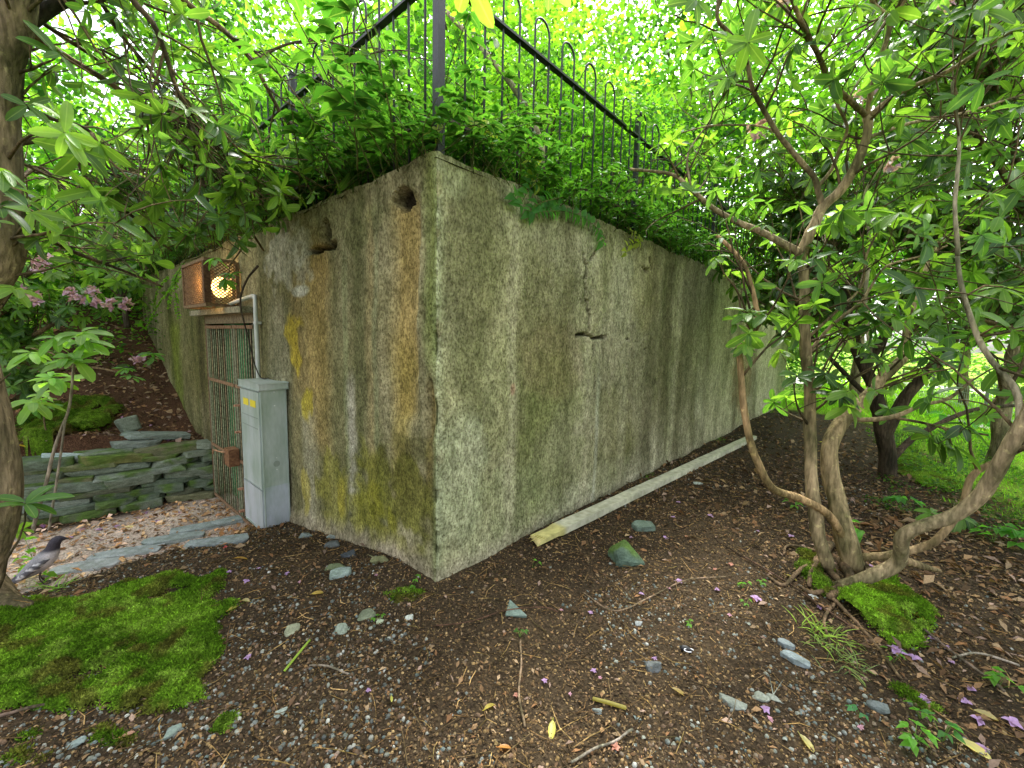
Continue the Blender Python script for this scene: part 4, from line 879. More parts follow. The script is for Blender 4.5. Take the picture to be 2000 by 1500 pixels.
# --- left tree with the trunk at the picture's left edge
dt = 2.15; tb_ = at(-5, 1195, dt)
LT = [([(20, 1215, 2.1), (-22, 1160, dt), (-44, 1110, dt), (-20, 1040, dt), (-6, 960, dt), (-14, 860, dt), (-36, 760, dt), (-62, 670, dt), (-42, 590, dt), (2, 500, dt), (0, 380, dt), (-2, 260, dt), (8, 130, dt), (30, 30, dt), (40, -120, dt), (80, -300, 2.2)], .10, .062, (.20, .155, .10)),
      ([(60, 1195, 2.05), (0, 1170, 2.1), (-60, 1130, 2.1)], .05, .07, (.17, .13, .085)),
      ([(20, 60, 2.2), (90, 20, 2.3), (160, -20, 2.4), (300, -90, 2.6)], .04, .02, (.05, .04, .03)),
      ([(30, 30, 2.2), (45, 52, 2.3), (130, 110, 2.45), (245, 182, 2.6), (330, 255, 2.8), (385, 315, 3.0), (440, 380, 3.1), (490, 451, 3.3), (515, 490, 3.4)], .02, .008, (.16, .11, .06)),
      ([(240, -60, 2.3), (259, 0, 2.3), (297, 45, 2.35), (318, 98, 2.4), (343, 175, 2.5), (364, 224, 2.55), (395, 340, 2.7), (420, 448, 2.8)], .017, .006, (.08, .06, .04)),
      ([(340, -60, 2.5), (360, 0, 2.5), (437, 60, 2.6), (490, 119, 2.7), (530, 190, 2.8), (567, 245, 2.9), (630, 290, 3.1)], .018, .007, (.19, .14, .08)),
      ([(10, 285, 2.2), (45, 276, 2.25), (101, 273, 2.35), (147, 308, 2.4), (182, 371, 2.5), (225, 400, 2.6), (262, 427, 2.7), (300, 465, 2.8), (336, 490, 2.9)], .018, .006, (.09, .07, .04)),
      ([(0, 420, 2.2), (45, 441, 2.3), (140, 490, 2.5), (230, 525, 2.7), (318, 560, 2.9)], .016, .006, (.09, .065, .04)),
      ([(0, 180, 2.2), (35, 196, 2.25), (100, 230, 2.35), (175, 255, 2.5), (210, 325, 2.6), (259, 353, 2.7)], .013, .005, (.08, .06, .04)),
      ([(364, 224, 2.55), (410, 224, 2.6), (455, 280, 2.7), (507, 315, 2.8), (600, 330, 3.0)], .009, .004, (.13, .09, .05)),
      ([(30, 20, 2.2), (63, 31, 2.3), (120, 70, 2.4), (175, 105, 2.5), (250, 160, 2.7), (315, 210, 2.8), (380, 260, 3.)], .014, .005, (.15, .11, .07)),
      ([(490, 119, 2.7), (560, 87, 2.8), (630, 80, 2.9), (700, 98, 3.0)], .009, .004, (.15, .11, .07)),
      ([(150, -80, 2.3), (230, 60, 2.5), (300, 150, 2.7), (350, 260, 2.9), (420, 330, 3.1), (480, 360, 3.3)], .012, .004, (.08, .06, .04)),
      ([(-20, 500, 2.4), (60, 330, 2.9), (140, 380, 3.1), (230, 470, 3.3), (300, 520, 3.5)], .010, .004, (.08, .06, .04))]
LCL = [(60, 540), (300, 575), (335, 500), (480, 500), (480, 950), (-100, 950), (50, 700)]
left_tree, tp, dr_ = make_tree('rhododendron_tree', 'large rhododendron with a thick brown trunk cut by the left picture edge', tb_, LT, r, 210, bias=(.22, .1, -.14), twl=(.25, .7), bare=.55, sub=(2, 5), start=.2, ll=(.085, .15), bright=1.25, wk=.36, nn=(4, 8), ext=(LCL,))
# --- right multi-stemmed tree
TAN = (.32, .25, .155)
RT = [([(1618, 1105, 2.62), (1597, 1040, 2.65), (1585, 960, 2.7), (1583, 880, 2.75), (1580, 780, 2.8), (1572, 690, 2.8), (1572, 600, 2.8), (1573, 540, 2.8), (1565, 495, 2.8)], .042, .029, TAN),
      ([(1565, 495, 2.8), (1530, 475, 2.82), (1480, 450, 2.9), (1440, 435, 2.95), (1390, 405, 3.05), (1350, 370, 3.1), (1310, 340, 3.2), (1230, 330, 3.3)], .026, .010, TAN),
      ([(1565, 495, 2.8), (1590, 440, 2.8), (1605, 405, 2.8), (1640, 370, 2.75), (1670, 320, 2.7), (1688, 270, 2.7), (1693, 228, 2.7)], .034, .022, TAN),
      ([(1693, 228, 2.7), (1655, 190, 2.65), (1622, 160, 2.6), (1600, 110, 2.55), (1575, 60, 2.5), (1550, 0, 2.45), (1530, -80, 2.4)], .017, .010, (.24, .18, .10)),
      ([(1693, 228, 2.7), (1705, 170, 2.65), (1722, 110, 2.6), (1738, 42, 2.55), (1705, 5, 2.5), (1690, -60, 2.45)], .016, .009, TAN),
      ([(1738, 42, 2.55), (1770, 0, 2.5), (1800, -60, 2.4)], .010, .006, TAN),
      ([(1693, 228, 2.7), (1760, 180, 2.6), (1850, 140, 2.5), (1930, 90, 2.4), (2010, 40, 2.3)], .016, .008, TAN),
      ([(1605, 400, 2.8), (1597, 370, 2.8), (1590, 345, 2.8), (1560, 310, 2.8), (1520, 260, 2.8), (1490, 210, 2.8), (1470, 170, 2.75), (1455, 105, 2.7), (1420, 60, 2.65), (1400, 35, 2.6), (1410, -40, 2.55)], .019, .009, (.24, .19, .12)),
      ([(1597, 365, 2.8), (1625, 330, 2.8), (1640, 290, 2.8), (1655, 250, 2.75), (1635, 200, 2.7), (1620, 165, 2.7)], .012, .007, TAN),
      ([(1670, 1110, 2.66), (1650, 1040, 2.7), (1637, 980, 2.75), (1622, 920, 2.8), (1625, 870, 2.8), (1650, 820, 2.82), (1690, 780, 2.85), (1730, 730, 2.9), (1765, 690, 2.95), (1770, 640, 3.0), (1785, 590, 3.0), (1805, 540, 3.05), (1830, 470, 3.1)], .066, .011, (.36, .28, .17)),
      ([(1652, 818, 2.82), (1700, 820, 2.75), (1750, 812, 2.7), (1800, 790, 2.65), (1850, 778, 2.6), (1900, 740, 2.6)], .018, .008, TAN),
      ([(1745, 815, 2.7), (1800, 825, 2.65), (1860, 840, 2.6), (1930, 850, 2.5)], .010, .006, (.16, .12, .07)),
      ([(1660, 1075, 2.7), (1620, 1010, 2.65), (1565, 975, 2.6), (1510, 955, 2.55), (1478, 900, 2.55), (1462, 850, 2.58), (1450, 780, 2.6), (1445, 710, 2.62), (1443, 678, 2.62), (1465, 660, 2.64), (1480, 630, 2.66), (1476, 590, 2.68), (1460, 530, 2.7), (1440, 500, 2.75), (1400, 460, 2.8)], .026, .011, (.40, .27, .15)),
      ([(1635, 1150, 2.45), (1700, 1125, 2.38), (1755, 1098, 2.32), (1765, 1050, 2.25), (1800, 1030, 2.2), (1860, 1010, 2.15), (1920, 965, 2.08), (1965, 890, 2.0), (2005, 820, 1.95), (2060, 720, 1.9)], .038, .029, (.31, .25, .16)),
      ([(1755, 1090, 2.32), (1800, 1105, 2.35), (1835, 1115, 2.4)], .028, .010, (.3, .22, .13)),
      ([(1680, 1090, 2.65), (1740, 1085, 2.55), (1800, 1070, 2.5), (1835, 1050, 2.45), (1880, 990, 2.45), (1900, 930, 2.45), (1950, 900, 2.4), (2010, 870, 2.3)], .026, .014, (.3, .22, .13)),
      ([(1578, 690, 2.8), (1620, 640, 2.75), (1680, 590, 2.7), (1700, 560, 2.7), (1730, 520, 2.65), (1800, 500, 2.6), (1850, 480, 2.5)], .011, .005, TAN),
      ([(1576, 660, 2.8), (1630, 610, 2.7), (1680, 560, 2.7), (1690, 500, 2.6), (1720, 440, 2.55)], .010, .005, TAN),
      ([(1870, 500, 2.2), (1880, 570, 2.15), (1920, 680, 2.1), (1980, 760, 2.0), (1990, 830, 1.97)], .009, .016, (.36, .32, .24)),
      ([(1870, 500, 2.2), (1865, 400, 2.2), (1875, 280, 2.25), (1860, 160, 2.3)], .010, .006, (.36, .32, .24)),
      ([(1700, 700, 3.0), (1690, 580, 3.2), (1700, 480, 3.3), (1690, 380, 3.4), (1740, 300, 3.3)], .013, .008, (.34, .3, .22)),
      ([(1350, 370, 3.1), (1345, 300, 3.1), (1390, 230, 3.05), (1385, 180, 3.0)], .008, .004, (.3, .25, .18)),
      ([(1693, 270, 2.7), (1780, 240, 2.8), (1880, 220, 2.9), (2010, 180, 3.0)], .012, .006, TAN),
      ([(1560, 310, 2.8), (1500, 250, 2.9), (1400, 245, 3.0), (1330, 260, 3.1)], .008, .004, TAN)]
RCL = [(1000, 300), (1000, -50), (1290, -50), (1330, 120), (1250, 330), (1200, 440)]
right_tree, tp2, dr2 = make_tree('rhododendron_tree', 'multi stemmed rhododendron with twisted tan stems to the right of the long wall', ground(1650, 1115), RT, r, 150, bark=TAN, bias=(.03, -.02, .06), twl=(.25, .75), bare=.3, sub=(2, 4), start=.45, ll=(.085, .15), bright=1.4, ext=(RCL,), wk=.37, nn=(5, 9))
mb = MB()
for i, (pts, r0, r1) in enumerate([([(1600, 1100), (1560, 1120), (1530, 1145), (1500, 1130)], .016, .008), ([(1610, 1110), (1640, 1150), (1590, 1165), (1560, 1150)], .02, .008), ([(1660, 1080), (1690, 1120), (1720, 1150)], .04, .015),
                                   ([(1620, 1070), (1590, 1110), (1580, 1150)], .03, .012), ([(1590, 1140), (1640, 1190), (1700, 1250), (1760, 1330)], .012, .006), ([(1650, 1160), (1610, 1210), (1620, 1260)], .01, .005), ([(1600, 1080), (1540, 1070), (1530, 1085)], .012, .006), ([(1640, 1100), (1660, 1150), (1620, 1175)], .03, .02)]):
    g3 = [ground(*p)+UP*(r0*.8+.01*(j == 1)) for j, p in enumerate(pts)]; mb = MB(); tube(mb, g3, np.linspace(r0, r1, len(g3)), 8, .02, (.16, .11, .07), .3, wob=.02, seed=i); mb.build('root', M_bark, right_tree)
# a few leaf whorls placed where the photograph shows them on the right tree
mb = MB(); wp = [(1440, 625, 2.62), (1460, 610, 2.6), (1452, 680, 2.6), (1640, 770, 2.6), (1660, 790, 2.62), (1620, 740, 2.65), (1520, 600, 2.9), (1530, 660, 2.9), (1560, 640, 2.85), (1960, 560, 2.1), (1880, 830, 2.4), (1820, 850, 2.5), (1860, 870, 2.45), (1610, 580, 2.75), (1640, 560, 2.7), (1700, 690, 2.8), (1980, 640, 2.0)]
whorls(mb, [at(*p) for p in wp], [nrm(np.array([r.uniform(-.6, .6), -.5, .6])) for _ in wp], r, RG, (.12, .17), bright=1.1, nn=(6, 9)); mb.build('leaf_whorls', M_leaf, right_tree)
connect(right_tree, wp, r)
flowers(right_tree, [at(1478, 265, 2.9), at(1690, 190, 2.8), at(1545, 12, 2.6), at(1855, 15, 2.6), at(1745, 325, 2.9), at(1655, 668, 2.8)], r, 4, .04)
# --- darker trees behind
FT = [([(1735, 935, 4.7), (1728, 860, 4.7), (1712, 780, 4.7), (1680, 700, 4.8), (1660, 620, 4.9), (1650, 500, 5.0)], .09, .04, (.06, .045, .03)),
      ([(1725, 850, 4.7), (1780, 760, 4.6), (1850, 680, 4.5), (1900, 600, 4.5), (1960, 500, 4.4)], .07, .03, (.08, .06, .04)),
      ([(1740, 900, 4.7), (1790, 850, 4.8), (1900, 800, 4.9), (2010, 790, 5.0)], .04, .015, (.07, .05, .035)),
      ([(1690, 720, 4.8), (1760, 600, 5.0), (1830, 480, 5.2), (1850, 350, 5.3)], .05, .02, (.07, .05, .035)),
      ([(1660, 620, 4.9), (1600, 480, 5.0), (1560, 350, 5.2)], .04, .02, (.07, .05, .035)),
      ([(1720, 800, 4.7), (1640, 720, 4.8), (1580, 650, 5.0), (1540, 560, 5.1)], .03, .012, (.07, .05, .035))]
EX = [(1560, 660), (2100, 700), (2100, 900), (1800, 880), (1560, 860)]
make_tree('rhododendron_tree', 'dark leaning tree with a black base standing behind the twisted tan stems', ground(1735, 935), FT, r, 170, bark=(.07, .05, .035), twl=(.4, 1.0), bare=.15, sub=(3, 5), start=.35, ll=(.11, .16), bright=.9, ext=(EX,), bias=(0, -.05, .08))
mb = MB()
FT2 = [([at(2120, 900, 4.0), at(2080, 600, 4.0), at(2000, 400, 3.8), at(1900, 250, 3.8), at(1800, 100, 3.8)], .04, .015), ([at(2080, 650, 4.0), at(1980, 560, 4.3), at(1850, 480, 4.6), at(1740, 420, 5.0)], .04, .015), ([at(2050, 500, 4.0), at(1950, 200, 3.6), at(1900, -50, 3.4)], .025, .01), ([at(2080, 620, 4.0), at(2000, 640, 3.8), at(1900, 620, 3.6)], .03, .012)]
make_tree('rhododendron_tree', 'green rhododendron reaching in from the right picture edge', ground(2120, 960), FT2, r, 150, bark=(.14, .1, .06), twl=(.4, .9), bare=.15, sub=(3, 5), start=.3, ll=(.11, .15), ext=(EX,))
# --- flowering bush on the bank, left middle
FB = [([at(-60, 840, 5.2), at(0, 700, 5.1), at(90, 640, 5.0), at(160, 590, 5.0)], .045, .015, (.12, .09, .05)), ([at(-60, 840, 5.2), at(60, 760, 5.2), at(180, 690, 5.3), at(250, 660, 5.4)], .03, .01, (.12, .09, .05)),
      ([at(-40, 800, 5.0), at(0, 600, 4.8), at(60, 530, 4.8), at(120, 480, 4.8)], .03, .01, (.12, .09, .05)), ([at(60, 760, 5.2), at(120, 720, 5.0), at(200, 720, 5.0), at(270, 740, 5.0)], .02, .007, (.12, .09, .05)),
      ([at(250, 640, 6.4), at(230, 560, 6.4), at(180, 500, 6.4)], .04, .02, (.05, .04, .03))]
fb, t3, d3 = make_tree('flowering_bush', 'rhododendron bush with pink flower clusters on the bank at the left', at(-60, 850, 5.2), FB, r, 95, twl=(.25, .5), bare=.1, sub=(2, 5), start=.2, ll=(.11, .16), bright=1.4, cat='bush', ext=([(110, 690), (190, 640), (270, 620), (335, 500), (480, 480), (480, 830), (90, 830)],))
flowers(fb, [at(*p) for p in [(70, 525, 4.6), (95, 515, 4.6), (40, 575, 4.6), (60, 582, 4.6), (75, 590, 4.55), (140, 580, 4.7), (152, 590, 4.7), (195, 597, 4.8), (215, 600, 4.8), (248, 600, 4.9), (268, 706, 5.0), (180, 575, 4.8)]], r, 7, .05)
# --- sapling in front of the stone wall
SP = [([at(65, 1040, 2.9), at(85, 960, 2.9), at(105, 880, 2.9), at(118, 840, 2.9), at(135, 790, 2.9), at(145, 700, 2.9)], .012, .007, (.26, .22, .18)), ([at(95, 1035, 2.9), at(108, 960, 2.9), at(120, 880, 2.9), at(128, 820, 2.9)], .008, .006, (.28, .24, .2)), ([at(145, 720, 2.9), at(100, 690, 2.9), at(60, 680, 2.85)], .006, .004)]
sp_ = make_tree('sapling', 'thin sapling with broad lime green leaf whorls in front of the stone wall', at(75, 1040, 2.9), SP, r, 0, filt=False, k=7, cat='sapling')[0]
mb = MB(); ws = [(160, 650, 2.8), (170, 665, 2.85), (110, 660, 2.8), (60, 690, 2.8), (130, 700, 2.8), (100, 735, 2.85), (65, 785, 2.7), (80, 770, 3.2), (150, 705, 2.8), (110, 745, 2.9)]
whorls(mb, [at(*p) for p in ws], [np.array([.2, -.5, .9])]*len(ws), r, np.array([(.13, .28, .04), (.16, .32, .05)]), (.13, .19), nn=(7, 10)); mb.build('leaf_whorls', M_leaf, sp_)
sh = make_tree('seedling_bush', 'small rhododendron shoot with grey green leaves above the mossy boulder', at(90, 840, 4.4), [([at(90, 840, 4.4), at(85, 800, 4.4), at(80, 780, 4.4)], .008, .005)], r, 0, filt=False, cat='bush')[0]
mb = MB(); whorls(mb, [at(80, 780, 4.4), at(95, 790, 4.4), at(60, 800, 4.4), at(255, 735, 5.0), at(245, 720, 5.0), at(295, 690, 5.2), at(300, 700, 5.2)], [UP]*7, r, np.array([(.10, .24, .06)]), (.12, .17)); mb.build('leaf_whorls', M_leaf, sh)
# hanging shoot over the lamp cage
so_ = make_tree('leafy_shoot', 'rhododendron shoot hanging in front of the caged lamp', at(480, 470, 3.3), [([at(490, 451, 3.3), at(470, 490, 3.4), at(450, 515, 3.5), at(445, 540, 3.5)], .007, .004, (.1, .08, .05))], r, 0, filt=False, cat='shoot')[0]
mb = MB(); whorls(mb, [at(420, 505, 3.5), at(450, 535, 3.5), at(440, 545, 3.5)], [np.array([0, -.3, .5])]*3, r, np.array([(.11, .27, .03)]), (.10, .14), nn=(6, 9)); mb.build('leaf_whorls', M_leaf, so_)
mb = MB(); whorls(mb, [at(5, 330, 1.7), at(0, 400, 1.7), at(-5, 360, 1.7)], [np.array([.5, -.3, .5])]*3, r, RG, (.10, .13)); mb.build('leaf_whorls', M_leaf, left_tree)
mb = MB(); whorls(mb, [at(915, -45, 1.6), at(1075, -55, 1.8)], [np.array([0, -.3, -.6])]*2, r, RG*2.2, (.12, .15)); mb.build('leaf_whorls', M_leaf, right_tree)

# --- broadleaved background trees: crowns of thin backlit leaves (local space, shared)
def crown_mesh(R3, ncl, npl, ll, seed, pal, tm=SMALLL, wk=.65, cs=.45, hollow=.35):
    r = np.random.default_rng(seed); d_ = rdir(ncl, r); q = (hollow+(1-hollow)*r.uniform(0, 1, ncl)**.6); cc = d_*q[:, None]*np.array(R3)
    cb = pal[r.integers(0, len(pal), ncl)]*r.uniform(.75, 1.3, (ncl, 1)); sz = cs*r.uniform(.6, 1.3, ncl)
    n_ = ncl*npl; off = r.normal(size=(ncl, npl, 3))*sz[:, None, None]*[1, 1, .35]; off[..., 2] -= .35*(off[..., 0]**2+off[..., 1]**2)
    P = (cc[:, None]+off).reshape(-1, 3); X = nrm(off.reshape(-1, 3)*[1, 1, .2]+r.normal(size=(n_, 3))*.35-UP*.12); N_ = nrm(UP*.8+r.normal(size=(n_, 3))*.5)
    L_n = r.uniform(*ll, n_); col = np.repeat(cb, npl, 0)*r.uniform(.75, 1.3, (n_, 1)); mb = MB(); place(mb, tm, P, X, N_, L_n, L_n*wk, col); return mb, cc
LG = np.array([.84, .98, 1])*np.array([(.10, .22, .018), (.13, .26, .022), (.07, .17, .018), (.16, .29, .028), (.04, .11, .02)])
protos = []
for i in range(4):
    mb, cc = crown_mesh((2.5, 2.5, 1.9), 95, 105, (.085, .15), 900+i, LG, cs=.36); wb = MB(); r2 = np.random.default_rng(i)
    for j in range(26):
        c_ = cc[r2.integers(0, len(cc))]; m_ = np.array([c_[0]*.4, c_[1]*.4, c_[2]*.3-.6]); tube(wb, [np.array([0, 0, -1.9]), m_, c_], [.04, .022, .008], 5, .2, (.20, .16, .10), .1, wob=.1, seed=j)
    protos.append((mb, wb))
first = {}
BG = [  # u, w, base z (None = on the ground), trunk height to crown centre, scale, label
    (3.2, 3.4, ZT, 2.3, .95, 'slender young tree rooted on the bunker roof behind the corner post'),
    (1.6, 6.4, ZT, 2.2, .95, 'leafy tree on the bunker roof behind the middle of the right railing'),
    (6.2, 2.2, ZT, 2.0, .95, 'bright leafy tree on the roof above the gate side railing'),
    (6.8, 5.6, ZT, 3.0, 1.15, 'tree further back on the roof left of the corner post'),
    (4.2, 8.4, ZT, 3.2, 1.25, 'tall tree at the far side of the roof seen right of the corner post'),
    (9.4, .5, None, 1.9, 1.0, 'lime green tree on the hillside directly behind the caged lamp'),
    (10.6, -2.2, None, 1.6, 1.05, 'lime green tree on the hill left of the lamp cage'),
    (9.6, -4.6, None, 1.8, 1.0, 'bright tree on the bank seen beside the left trunk'),
    (12.5, 3.4, None, 2.6, 1.3, 'tall hillside tree behind the left railing'),
    (14, -1, None, 3.0, 1.4, 'large hill tree far behind the drooping left branches'),
    (11, 9, None, 3.6, 1.5, 'tall woodland tree far behind the bunker roof'),
    (6.5, 13.5, None, 4.2, 1.5, 'tall woodland tree beyond the far end of the roof'),
    (1.2, 12.8, None, 3.4, 1.3, 'tree just beyond the far end of the long wall'),
    (-3.4, 15.0, None, 4.3, 1.35, 'tree across the lawn seen above the twisted stems'),
    (-9.5, 12.0, None, 4.6, 1.15, 'tree on the lawn at the right behind the dark leaning tree'),
    (-8.5, 16.0, None, 4.5, 1.4, 'distant tree beyond the gravel drive on the right'),
    (2.0, 18, None, 5.6, 1.6, 'farthest tree seen over the end of the bunker'),
    (17, 6, None, 4.5, 1.6, 'high hill tree in the distance behind the left railing'),
    (8.5, 9.0, ZT, 5.6, 1.3, 'high crowned tree whose leaves fill the sky above the corner'),
    (5.0, 5.0, ZT, 4.9, 1.1, 'high crown hanging over the bunker roof near the corner post'),
    (9.0, 2.6, ZT, 4.6, 1.2, 'high crown above the left railing of the bunker'),
    (2.2, 9.2, ZT, 5.2, 1.15, 'high crown above the right railing of the bunker'),
    (.95, 1.9, ZT, 1.2, .42, 'low sapling veiling the right railing nearest the corner post'),
    (1.0, 3.6, ZT, 1.15, .45, 'low sapling behind the second post of the right railing'),
    (1.1, 5.6, ZT, 1.2, .5, 'low sapling behind the far half of the right railing'),
    (2.7, 1.0, ZT, 1.2, .45, 'low sapling behind the left railing past its second post'),
    (4.9, 1.0, ZT, 1.1, .5, 'low sapling behind the left railing above the lamp cage'),
    (-3.0, 6.6, None, 6.6, 1.0, 'high crown in the top right corner above the twisted stems'),
    (-1.4, 10.0, None, 6.4, 1.15, 'high crown above the far half of the long wall'),
    (-5.6, 8.2, None, 5.6, .9, 'high crown at the right picture edge above the lawn'),
    (11.5, -3.8, None, 4.4, 1.2, 'high hillside crown in the top left of the view'),
]
for i, (u_, w_, bz, th_, s_, lab) in enumerate(BG):
    b_ = uw(u_, w_); bz = float(height(b_[0], b_[1])) if bz is None else bz; b_[2] = bz; root = empty('broadleaf_tree', b_, lab, 'tree', 'leafy trees around the bunker'); kx = i % 4
    H_ = th_*1.0; rr2 = np.random.default_rng(i+50); mb = MB(); ln = rr2.uniform(-.35, .35, 2)
    tube(mb, [np.array([0, 0, -.1]), np.array([ln[0]*.4, ln[1]*.4, H_*.5]), np.array([0, 0, H_-1.9*s_*.4]), np.array([0, 0, H_+.3])], np.array([.085, .07, .055, .03])*s_, 8, .12, (.24, .20, .13), .15, wob=.1, seed=i)
    tr = mb.build('trunk', M_bark); tr.parent = root
    for nm, q in (('crown', 0), ('limbs', 1)):
        if (nm, kx) not in first:
            o = protos[kx][q].build(nm, M_bleaf if q == 0 else M_bark); first[(nm, kx)] = o
        else: o = first[(nm, kx)].copy(); C.objects.link(o)
        o.parent = root; o.location = (0, 0, H_); o.rotation_euler = (0, 0, rr2.uniform(0, 6.28)); o.scale = (s_,)*3
# leaning pale trunk on the roof
mb = MB(); tube(mb, [at(1068, 345, 3.6), at(1050, 270, 3.6), at(1010, 180, 3.7), at(940, 95, 3.9), at(870, 20, 4.1), at(820, -60, 4.3)], [.035, .03, .026, .022, .018, .015], 9, .05, (.30, .27, .18), .15, wob=.03)
tag(mb.build('leaning_trunk', M_bark), 'pale bare trunk leaning left behind the right railing', 'tree')

# --- low plants along the top of the walls
def bramble(seed, n_=9, h_=.55, lw=.07, pal=None, droop=.3):
    r = np.random.default_rng(seed); st_ = MB(); lf = MB(); pal = np.array([(.045, .15, .02), (.06, .19, .028), (.035, .12, .02), (.08, .22, .03)]) if pal is None else pal
    for j in range(n_):
        a_ = r.uniform(0, 6.28); d_ = np.array([math.cos(a_), math.sin(a_), 1.4]); d_ /= np.linalg.norm(d_); p = np.array([r.normal()*.1, r.normal()*.1, -.02]); pts = [p]; L_ = h_*r.uniform(.5, 1.2)
        for q in range(7): d_ = nrm(d_+rdir(1, r)[0]*.2-UP*droop*.5*(q/7)); pts.append(pts[-1]+d_*L_/7)
        pts = np.array(pts); tube(st_, pts, np.linspace(.003, .0015, 8), 4, 1, (.09, .11, .03), 0, raw=True)
        for q in range(2, 8):
            m = 3 if r.uniform() < .75 else 2; th0 = r.uniform(0, 6.28); base = pal[r.integers(0, len(pal))]*r.uniform(.8, 1.3)
            pd = nrm(np.array([math.cos(th0), math.sin(th0), .25])); pe = pts[q]+pd*.035
            X_ = [nrm(pd*1.0+np.cross(pd, UP)*s_*1.1-UP*.25) for s_ in (-1, 0, 1)][:m]; LL = lw*r.uniform(.7, 1.25, m)
            place(lf, OVATE, [pe]*m, X_, [UP+rdir(1, r)[0]*.35 for _ in range(m)], LL, LL*.62, base)
    return st_, lf
bp = []
for i in range(5): bp.append(bramble(60+i))
first = {}
def put_bramble(kx, p, rz, s_, label, group):
    root = empty('bramble_plant', p, label, 'plant', group)
    for nm, q in (('stems', 0), ('leaves', 1)):
        if (nm, kx) not in first: o = bp[kx][q].build(nm, M_bark if q == 0 else M_iv); first[(nm, kx)] = o
        else: o = first[(nm, kx)].copy(); C.objects.link(o)
        o.parent = root; o.rotation_euler = (0, 0, rz); o.scale = (s_,)*3
    return root
r = np.random.default_rng(5)
def seglab(a_, posts, names):
    for q, nme in zip(posts, names):
        if a_ < q: return nme
    return names[-1]
NL = ['beside the corner post on the gate side', 'between the corner post and the second left post', 'past the second post of the left railing', 'at the far left end of the door wall top']
NR = ['beside the corner post above the long wall', 'between the corner post and the second right post', 'past the second post of the right railing', 'at the far end of the long wall top']
for a_ in np.concatenate([np.arange(.1, 2.4, .13), np.arange(2.4, 9.0, .2)]):
    nme = seglab(a_, (.7, 1.9, 4.2, 99), NL); put_bramble(r.integers(0, 5), uw(a_+r.uniform(-.05, .05), r.uniform(-.02, .3) if a_ < 3.3 else r.uniform(-.1, .2), ZT-.02), r.uniform(0, 6.28), r.uniform(1.0, 1.75) if a_ < 2.4 else r.uniform(.95, 1.5), 'leafy green bramble growing '+nme, 'brambles '+nme)
for a_ in np.concatenate([np.arange(.15, 3.2, .15), np.arange(3.2, 10.4, .27)]):
    nme = seglab(a_, (.7, 2.35, 4.7, 99), NR); put_bramble(r.integers(0, 5), uw(r.uniform(-.03, .28), a_+r.uniform(-.05, .05), ZT-.02), r.uniform(0, 6.28), (r.uniform(.9, 1.4) if a_ < .8 else r.uniform(.7, 1.2)), 'leafy green bramble growing '+nme, 'brambles '+nme)
def hang(pts, label, pal, lw=.075, n_=9, seed=0):
    r = np.random.default_rng(seed); root = empty('trailing_plant', pts[0], label, 'plant'); mb = MB(); P_, _ = catmull(pts, [1]*len(pts), .035); tube(mb, P_, np.linspace(.004, .0018, len(P_)), 5, 1, (.13, .15, .05), 0, raw=True); mb.build('stem', M_bark, root); lf = MB()
    for i in range(1, len(P_)):
        for s_ in (-1, 1):
            if r.uniform() < .85:
                T_ = nrm(P_[i]-P_[i-1]); sd_ = np.cross(T_, dL); X_ = nrm(T_*.7+sd_*s_+rdir(1, r)[0]*.3); l_ = lw*r.uniform(.6, 1.2); place(lf, OVATE, [P_[i]], [X_], [-dL+UP*.5+rdir(1, r)[0]*.3], [l_], [l_*.6], pal[r.integers(0, len(pal))]*r.uniform(.8, 1.2))
    lf.build('leaves', M_bleaf, root)
def rf(px, py, off=-.06): return hit_plane(px, py, uw(off, 0), dL)
PG = np.array([(.06, .19, .04), (.08, .22, .05)]); PY = np.array([(.28, .36, .05), (.34, .40, .08)])
hang([rf(1050, 350), rf(1030, 375), rf(1015, 400), rf(1005, 385)], 'leafy spray hanging over the long wall near the corner', PG, .085, seed=1)
hang([rf(1100, 385), rf(1060, 395), rf(1035, 415), rf(1090, 412), rf(1130, 420), rf(1165, 445), rf(1175, 470)], 'long trailing shoot hanging across the top of the long wall', PG, .08, seed=2)
hang([rf(1060, 300), rf(1045, 310), rf(1038, 335), rf(1050, 360)], 'pale yellow green shoot on the edge of the long wall', PY, .075, seed=3)
hang([rf(1225, 445), rf(1250, 470), rf(1225, 480), rf(1222, 495)], 'small yellowing sprig hanging below the wall top', PY*.9, .06, seed=4)
hang([rf(905, 250, .05), rf(930, 245, .05), rf(955, 262, .05), rf(975, 255, .05)], 'yellow leafed shoot tangled in the railing right of the corner post', PY, .085, seed=5)
hang([rf(850, 215, .05), rf(860, 240, .05), rf(850, 270, .05)], 'yellow green shoot beside the corner post foot', PY*.8, .07, seed=6)
# creeping fronds over the wing of the door wall
for i, (a_, b_) in enumerate([((370, 530), (285, 640)), ((345, 540), (350, 620)), ((360, 520), (330, 600)), ((330, 545), (300, 600)), ((385, 525), (378, 560))]):
    p0 = hit_plane(*a_, uw(0, -.1), dR); p1 = hit_plane(*b_, uw(0, -.1), dR); hang([p0+UP*.05, (p0+p1)/2+[0, -.05, .05], p1], ['long creeper with tiny leaves hanging left of the lamp cage', 'short creeper with tiny leaves below the first one', 'middle creeper with tiny leaves on the mossy wall end', 'leftmost creeper with tiny leaves on the mossy wall end', 'small creeper with tiny leaves touching the lamp cage'][i], np.array([(.13, .30, .03), (.17, .34, .04)]), .05, seed=20+i)
